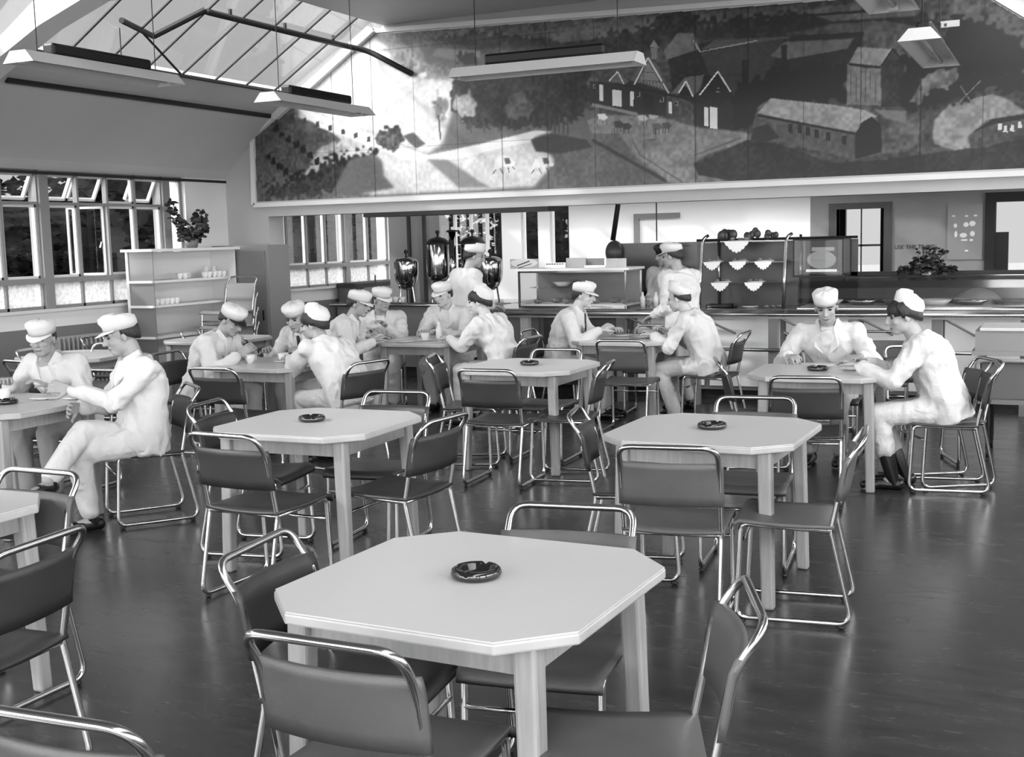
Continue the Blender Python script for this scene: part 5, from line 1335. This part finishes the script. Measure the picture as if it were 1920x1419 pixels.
    # ---- legs
    if legs:
        tm = ct if legs == 'white' else (M['trouserg'] if legs == 'trousers' else M[legs])
        e = B()
        for i in (0, 1):
            low = .55 if boots else .90
            cap(e, hips[i], kn[i], .094, .074); end = kn[i]+(an[i]-kn[i])*low; cap(e, kn[i], end, .074, .060 if not boots else .070)
        cap(e, hips[0], hips[1], .10, .10)
        tr = fuse('trousers', e, .010, tm, 3, wr=.006); tr.parent = root
    for i in (0, 1):
        fdir = V(shoe_dir[i]).normalized() if shoe_dir else V((0, 1, 0))
        up_ = V((0, 0, 1)); up_ = (up_-fdir*up_.dot(fdir)); up_ = up_.normalized() if up_.length > .1 else V((0, 0, 1)); c0 = an[i]-up_*.048; sd = fdir.cross(up_)
        e = B(); cap(e, c0-fdir*.045, c0+fdir*.10, .040, .036, 12); cap(e, c0+fdir*.09-up_*.004, c0+fdir*.165-up_*.010, .038, .030, 12)
        cap(e, c0-fdir*.02, an[i]+(kn[i]-an[i])*(.09 if not boots else .45), .040, .038 if not boots else .055, 12)
        for v in e.verts:
            dz = (v.co-c0).dot(up_)
            if dz < -.034: v.co += up_*(-.034-dz)
        obj('boot' if boots else 'shoe', e, M['shoe'], root, smooth=True)
    return root
G2 = 'canteen staff in white'
T = TH
# P1 leftmost, facing the camera
person('leftmost person, in white shirt and peaked white cap, facing the camera', (-6.20, 6.10, 0), 186, lean=20, bend=16, head_yaw=16, head_pitch=8, hands=((-.16, .42, T+.05), (.20, .40, T+.06)), capstyle='peak', cap_tilt=-6, hair='short', tie=False, shirt=False, curl=(.5, .8), feet=((-.1, .38, 0), (.1, .40, 0)), hip=.52)
# P2 man with crossed legs in profile
person('person in white overalls and peaked cap sitting sideways at the left with legs crossed', (-5.15, 5.60, 0), 143+8, lean=-2, bend=12, head_yaw=-14, head_pitch=14, hip=.515,
       hands=((-.02, .42, .86), (.10, .34, .74)), hand_dir=((.2, .8, .25), (-.5, .8, 0)), palm=((1, 0, -.3), (-1, 0, -.2)), curl=(.8, .6),
       feet=((-.03, .36, 0), (-.30, .66, .31)), knee_pole=((-.1, 1, .5), (-.05, .8, 1.2)), shoe_dir=((-.1, 1, 0), (-.7, .7, .05)), capstyle='peak', cap_tilt=2, hair='short', legs='white', shirt=False)
bm = B(); box(bm, 0, .03, 0, .002, 0, .012)
# table of three: P3, P4, P5
person('person in white coat and shaded-peak white cap holding a cup at the table of three', (-6.46, 7.72, 0), -84, lean=20, bend=16, head_yaw=-8, head_pitch=28, hands=((-.10, .44, T+.07), (.14, .46, T+.07)), palm=((1, 0, 0), (-1, 0, 0)), curl=(.8, .8), capstyle='shadepeak', cap_tilt=-4, legs='white', hip=.52)
cup(-5.93, 7.70, 'white cup held by the man with the shaded cap peak', saucer=False)
person('laughing person in white coat and dark tie behind the table of three', (-5.87, 8.62, 0), 176, lean=22, bend=18, head_yaw=10, head_pitch=22, hands=((-.18, .44, T+.04), (.20, .46, T+.04)), palm=((.3, 0, -1), (-.3, 0, -1)), capstyle='round', tie=True, legs='white', hip=.52, feet=((-.1, .3, 0), (.1, .3, 0)), cap_tilt=-6)
person('dark-haired person seen from behind in white coat stretching an arm across the table of three', (-4.88, 7.50, 0), 72, lean=30, bend=14, lean_side=0, head_yaw=28, head_pitch=10, hands=((-.02, .68, T+.04), (.22, .46, T+.05)), capstyle='back', cap_tilt=24, hair='thick', legs='white', hip=.53, collar=False)
# table of four by the urns: P6..P9
person('person in peaked cap in profile at the left of the table by the urns', (-6.20, 9.25, 0), -70, lean=18, bend=16, head_yaw=-10, head_pitch=10, hands=((-.2, .45, T+.04), (.16, .44, T+.04)), capstyle='peak', cap_tilt=-8, legs='white', hip=.53)
person('person in open white shirt at the far left corner of the table by the urns', (-6.33, 10.38, 0), 210, lean=24, bend=10, head_yaw=34, head_pitch=4, hands=((-.06, .52, T+.12), (.12, .50, T+.06)), capstyle='peak', cap_tilt=-10, legs='white', hip=.53, feet=((-.1, .3, 0), (.1, .3, 0)))
person('person in white coat and peaked cap facing the camera behind the table by the urns', (-5.64, 10.66, 0), 182, lean=10, bend=16, head_yaw=-14, head_pitch=10, hands=((-.10, .46, T+.05), (.12, .46, T+.05)), capstyle='peak', cap_tilt=-4, legs='white', skin=M['skinl'], hip=.53, feet=((-.1, .3, 0), (.1, .3, 0)))
person('dark-haired person in white coat in profile at the right of the table by the urns', (-4.56, 9.62, 0), 86, lean=20, bend=12, head_yaw=16, head_pitch=6, hands=((-.04, .58, T+.04), (.14, .50, T+.04)), capstyle='back', cap_tilt=34, hair='thick', legs='white', skin=M['skinl'], hip=.53, collar=False)
# P10 standing customer at the urns
person('person in long white coat standing with back turned at the counter between the urns', (-5.72, 10.96, 0), -32, elbow_out=.12, standing=True, hip=.88, lean=8, bend=10, head_yaw=-26, head_pitch=12, hands=((-.14, .34, 1.0), (.16, .30, 1.0)), feet=((-.10, .0, 0), (.10, .03, 0)), capstyle='drum', cap_tilt=6, hair='short', legs='trouserg', collar=False)
# P11, P12 at the table nearest the counter
person('person in white coat and dark tie in profile left of the table nearest the counter', (-4.36, 10.35, 0), -84, lean=15, bend=14, head_yaw=-2, head_pitch=6, hands=((-.14, .46, T+.05), (.16, .44, T+.08)), palm=((0, 0, -1), (-.6, 0, -1)), capstyle='peak', cap_tilt=-4, tie=True, legs='white', skin=M['skinl'], hip=.53)
person('person in round cap bending forward right of the table nearest the counter', (-2.88, 10.30, 0), 88, lean=20, bend=14, head_yaw=-4, head_pitch=12, hands=((-.10, .50, T+.04), (.12, .44, T+.06)), capstyle='drum', cap_tilt=30, hair='short', legs='white', skin=M['skinl'], hip=.53, collar=False, feet=((-.1, .30, 0), (.1, .40, 0)))
# P13 customer at the counter, P14 behind it
person('person in long white coat and peaked cap standing at the counter before the cake display', (-3.34, 11.00, 0), 62, elbow_out=.1, standing=True, hip=.86, lean=5, bend=8, head_yaw=20, head_pitch=10, hands=((-.16, .26, .93), (.16, .30, .97)), feet=((-.10, .0, 0), (.10, .03, 0)), capstyle='peak', cap_tilt=4, hair='short', legs='trouserg', collar=False, scale=.985)
person('person in white jacket and dark hat standing behind the counter left of the cake display', (-4.12, 12.98, 0), 192, elbow_out=.12, standing=True, hip=.84, lean=6, bend=8, head_yaw=-50, head_pitch=8, hands=((-.2, .30, .98), (.2, .30, .98)), feet=((-.10, .0, 0), (.10, .03, 0)), capstyle='round', cap_tilt=-4, hair='long', legs='black', capcol=M['hair'], female=True, collar=True, scale=.985)
# P15, P16 at the right table
person('person in open white coat and round cap facing the camera at the right-hand table', (-1.60, 9.02, 0), 182, lean=14, bend=14, head_yaw=4, head_pitch=16, head_roll=4, hands=((-.26, .44, T+.05), (.24, .46, T+.05)), palm=((.3, 0, -1), (-.3, 0, -1)), hand_dir=((.8, .5, 0), (-.6, .7, 0)), capstyle='drum', cap_tilt=-8, legs='white', hip=.53, feet=((-.1, .3, 0), (.1, .3, 0)), tie=False)
person('rightmost person, dark-haired, all in white with black boots, in profile', (-.70, 8.09, 0), 98, lean=17, bend=16, head_yaw=12, head_pitch=12, hands=((-.10, .55, T+.06), (.12, .50, T+.06)), capstyle='back', cap_tilt=36, hair='thick', legs='white', skin=M['skin'], hip=.53, boots=True, feet=((-.10, .34, 0), (.10, .26, 0)), collar=False)
# chairs they sit on
for x, y, a, lab in [(-6.35, 6.17, 183, 'chrome tube chair under the leftmost man'), (-5.19, 5.64, 143, 'chrome tube chair seen from the side under the man with crossed legs'),
                     (-6.48, 7.73, -86, 'chrome tube chair under the man with the shaded cap peak'), (-6.0, 8.68, 178, 'chrome tube chair under the laughing man with a tie'),
                     (-4.93, 7.48, 78, 'black-backed chrome tube chair under the man seen from behind'), (-6.25, 9.25, -72, 'chrome tube chair under the man in profile left of the table by the urns'),
                     (-6.36, 10.43, 205, 'chrome tube chair under the man at the far left of the table by the urns'), (-5.58, 10.72, 181, 'chrome tube chair behind the table by the urns'),
                     (-4.62, 9.62, 88, 'chrome tube chair under the man at the right of the table by the urns'), (-4.36, 10.35, -85, 'chrome tube chair under the man in a tie nearest the counter'),
                     (-2.88, 10.30, 90, 'chrome tube chair under the man bending forward nearest the counter'), (-1.60, 9.08, 182, 'chrome tube chair under the man facing the camera at the right-hand table'),
                     (-.72, 8.10, 98, 'chrome tube chair seen from the side under the rightmost man')]:
    chair(x, y, a, lab, G1, True, 0, False)
SKY_N, SKY_S, SKY_E = .66, 8.5, 4.5      # hazy sky, brightest in the south behind the camera
# ------------------------------------------------------------ light
sc = bpy.context.scene
w = bpy.data.worlds.new('sky'); sc.world = w; w.use_nodes = True
bg = w.node_tree.nodes['Background']; bg.inputs[0].default_value = (1, 1, 1, 1); bg.inputs[1].default_value = 1.0
nt = w.node_tree; tc = nt.nodes.new('ShaderNodeTexCoord'); sp = nt.nodes.new('ShaderNodeSeparateXYZ'); nt.links.new(tc.outputs['Generated'], sp.inputs[0])
mr = nt.nodes.new('ShaderNodeMapRange'); mr.interpolation_type = 'SMOOTHSTEP'; mr.inputs[1].default_value = .35; mr.inputs[2].default_value = -.6; mr.inputs[3].default_value = SKY_N; mr.inputs[4].default_value = SKY_S
nt.links.new(sp.outputs['Y'], mr.inputs[0])
me_ = nt.nodes.new('ShaderNodeMapRange'); me_.interpolation_type = 'SMOOTHSTEP'; me_.inputs[1].default_value = .1; me_.inputs[2].default_value = .9; me_.inputs[3].default_value = 0; me_.inputs[4].default_value = SKY_E
nt.links.new(sp.outputs['X'], me_.inputs[0]); ad = nt.nodes.new('ShaderNodeMath'); nt.links.new(mr.outputs[0], ad.inputs[0]); nt.links.new(me_.outputs[0], ad.inputs[1])
nt.links.new(ad.outputs[0], bg.inputs[1])
def portal(name, loc, rot, sx, sy):
    l = bpy.data.lights.new(name, 'AREA'); l.shape = 'RECTANGLE'; l.size = sx; l.size_y = sy; l.cycles.is_portal = True
    o = bpy.data.objects.new(name, l); C.objects.link(o); o.location = loc; o.rotation_euler = rot; return o
def aim(o, d): o.rotation_euler = V(d).to_track_quat('-Z', 'Y').to_euler()
for y0, y1 in ((7.8, 12), (4.15, 7.55), (.45, 3.9)):
    for s in (-1, 1):
        xm = (GX0+GX1)/2; zm = (GZ0+GZ1)/2+.10
        o = portal('portal', (xm if s < 0 else 2*XC-xm, (y0+y1)/2, zm), (0, 0, 0), 1.35, y1-y0)
        ang = math.atan2(GZ1-GZ0, GX1-GX0); o.rotation_euler = (0, -ang if s < 0 else ang, 0)
o = portal('portal', (XL-.25, 4.3, 1.8), (0, 0, 0), 14.0, 1.5); o.rotation_euler = (R(90), 0, R(-90))
o = portal('portal', (XL-.25, 14.3, 1.8), (0, 0, 0), 3.2, 1.5); o.rotation_euler = (R(90), 0, R(-90))
o = portal('portal', (XR+.25, 6.7, 1.72), (0, 0, 0), 19.0, 1.5); o.rotation_euler = (R(90), 0, R(90))
o = portal('portal', (-5.7, 14.7, 2.75), (0, 0, 0), 6.2, 2.0)
o = portal('portal', (-4, YS-.25, 1.95), (0, 0, 0), 11.2, 2.7); o.rotation_euler = (R(90), 0, R(0))
sun = bpy.data.lights.new('sun', 'SUN'); sun.energy = 3.0; sun.angle = R(3)
so = bpy.data.objects.new('sun', sun); C.objects.link(so); aim(so, (.75, .55, -.62))
vs = sc.view_settings; sc.display_settings.display_device = 'sRGB'; vs.view_transform = 'Standard'; vs.look = 'None'; vs.gamma = 1; vs.use_curve_mapping = False; vs.exposure = 0
sc.cycles.max_bounces = 8; sc.cycles.diffuse_bounces = 5; sc.cycles.transparent_max_bounces = 16; sc.cycles.use_denoising = True
sc.cycles.caustics_reflective = False; sc.cycles.caustics_refractive = False; sc.cycles.sample_clamp_indirect = 6
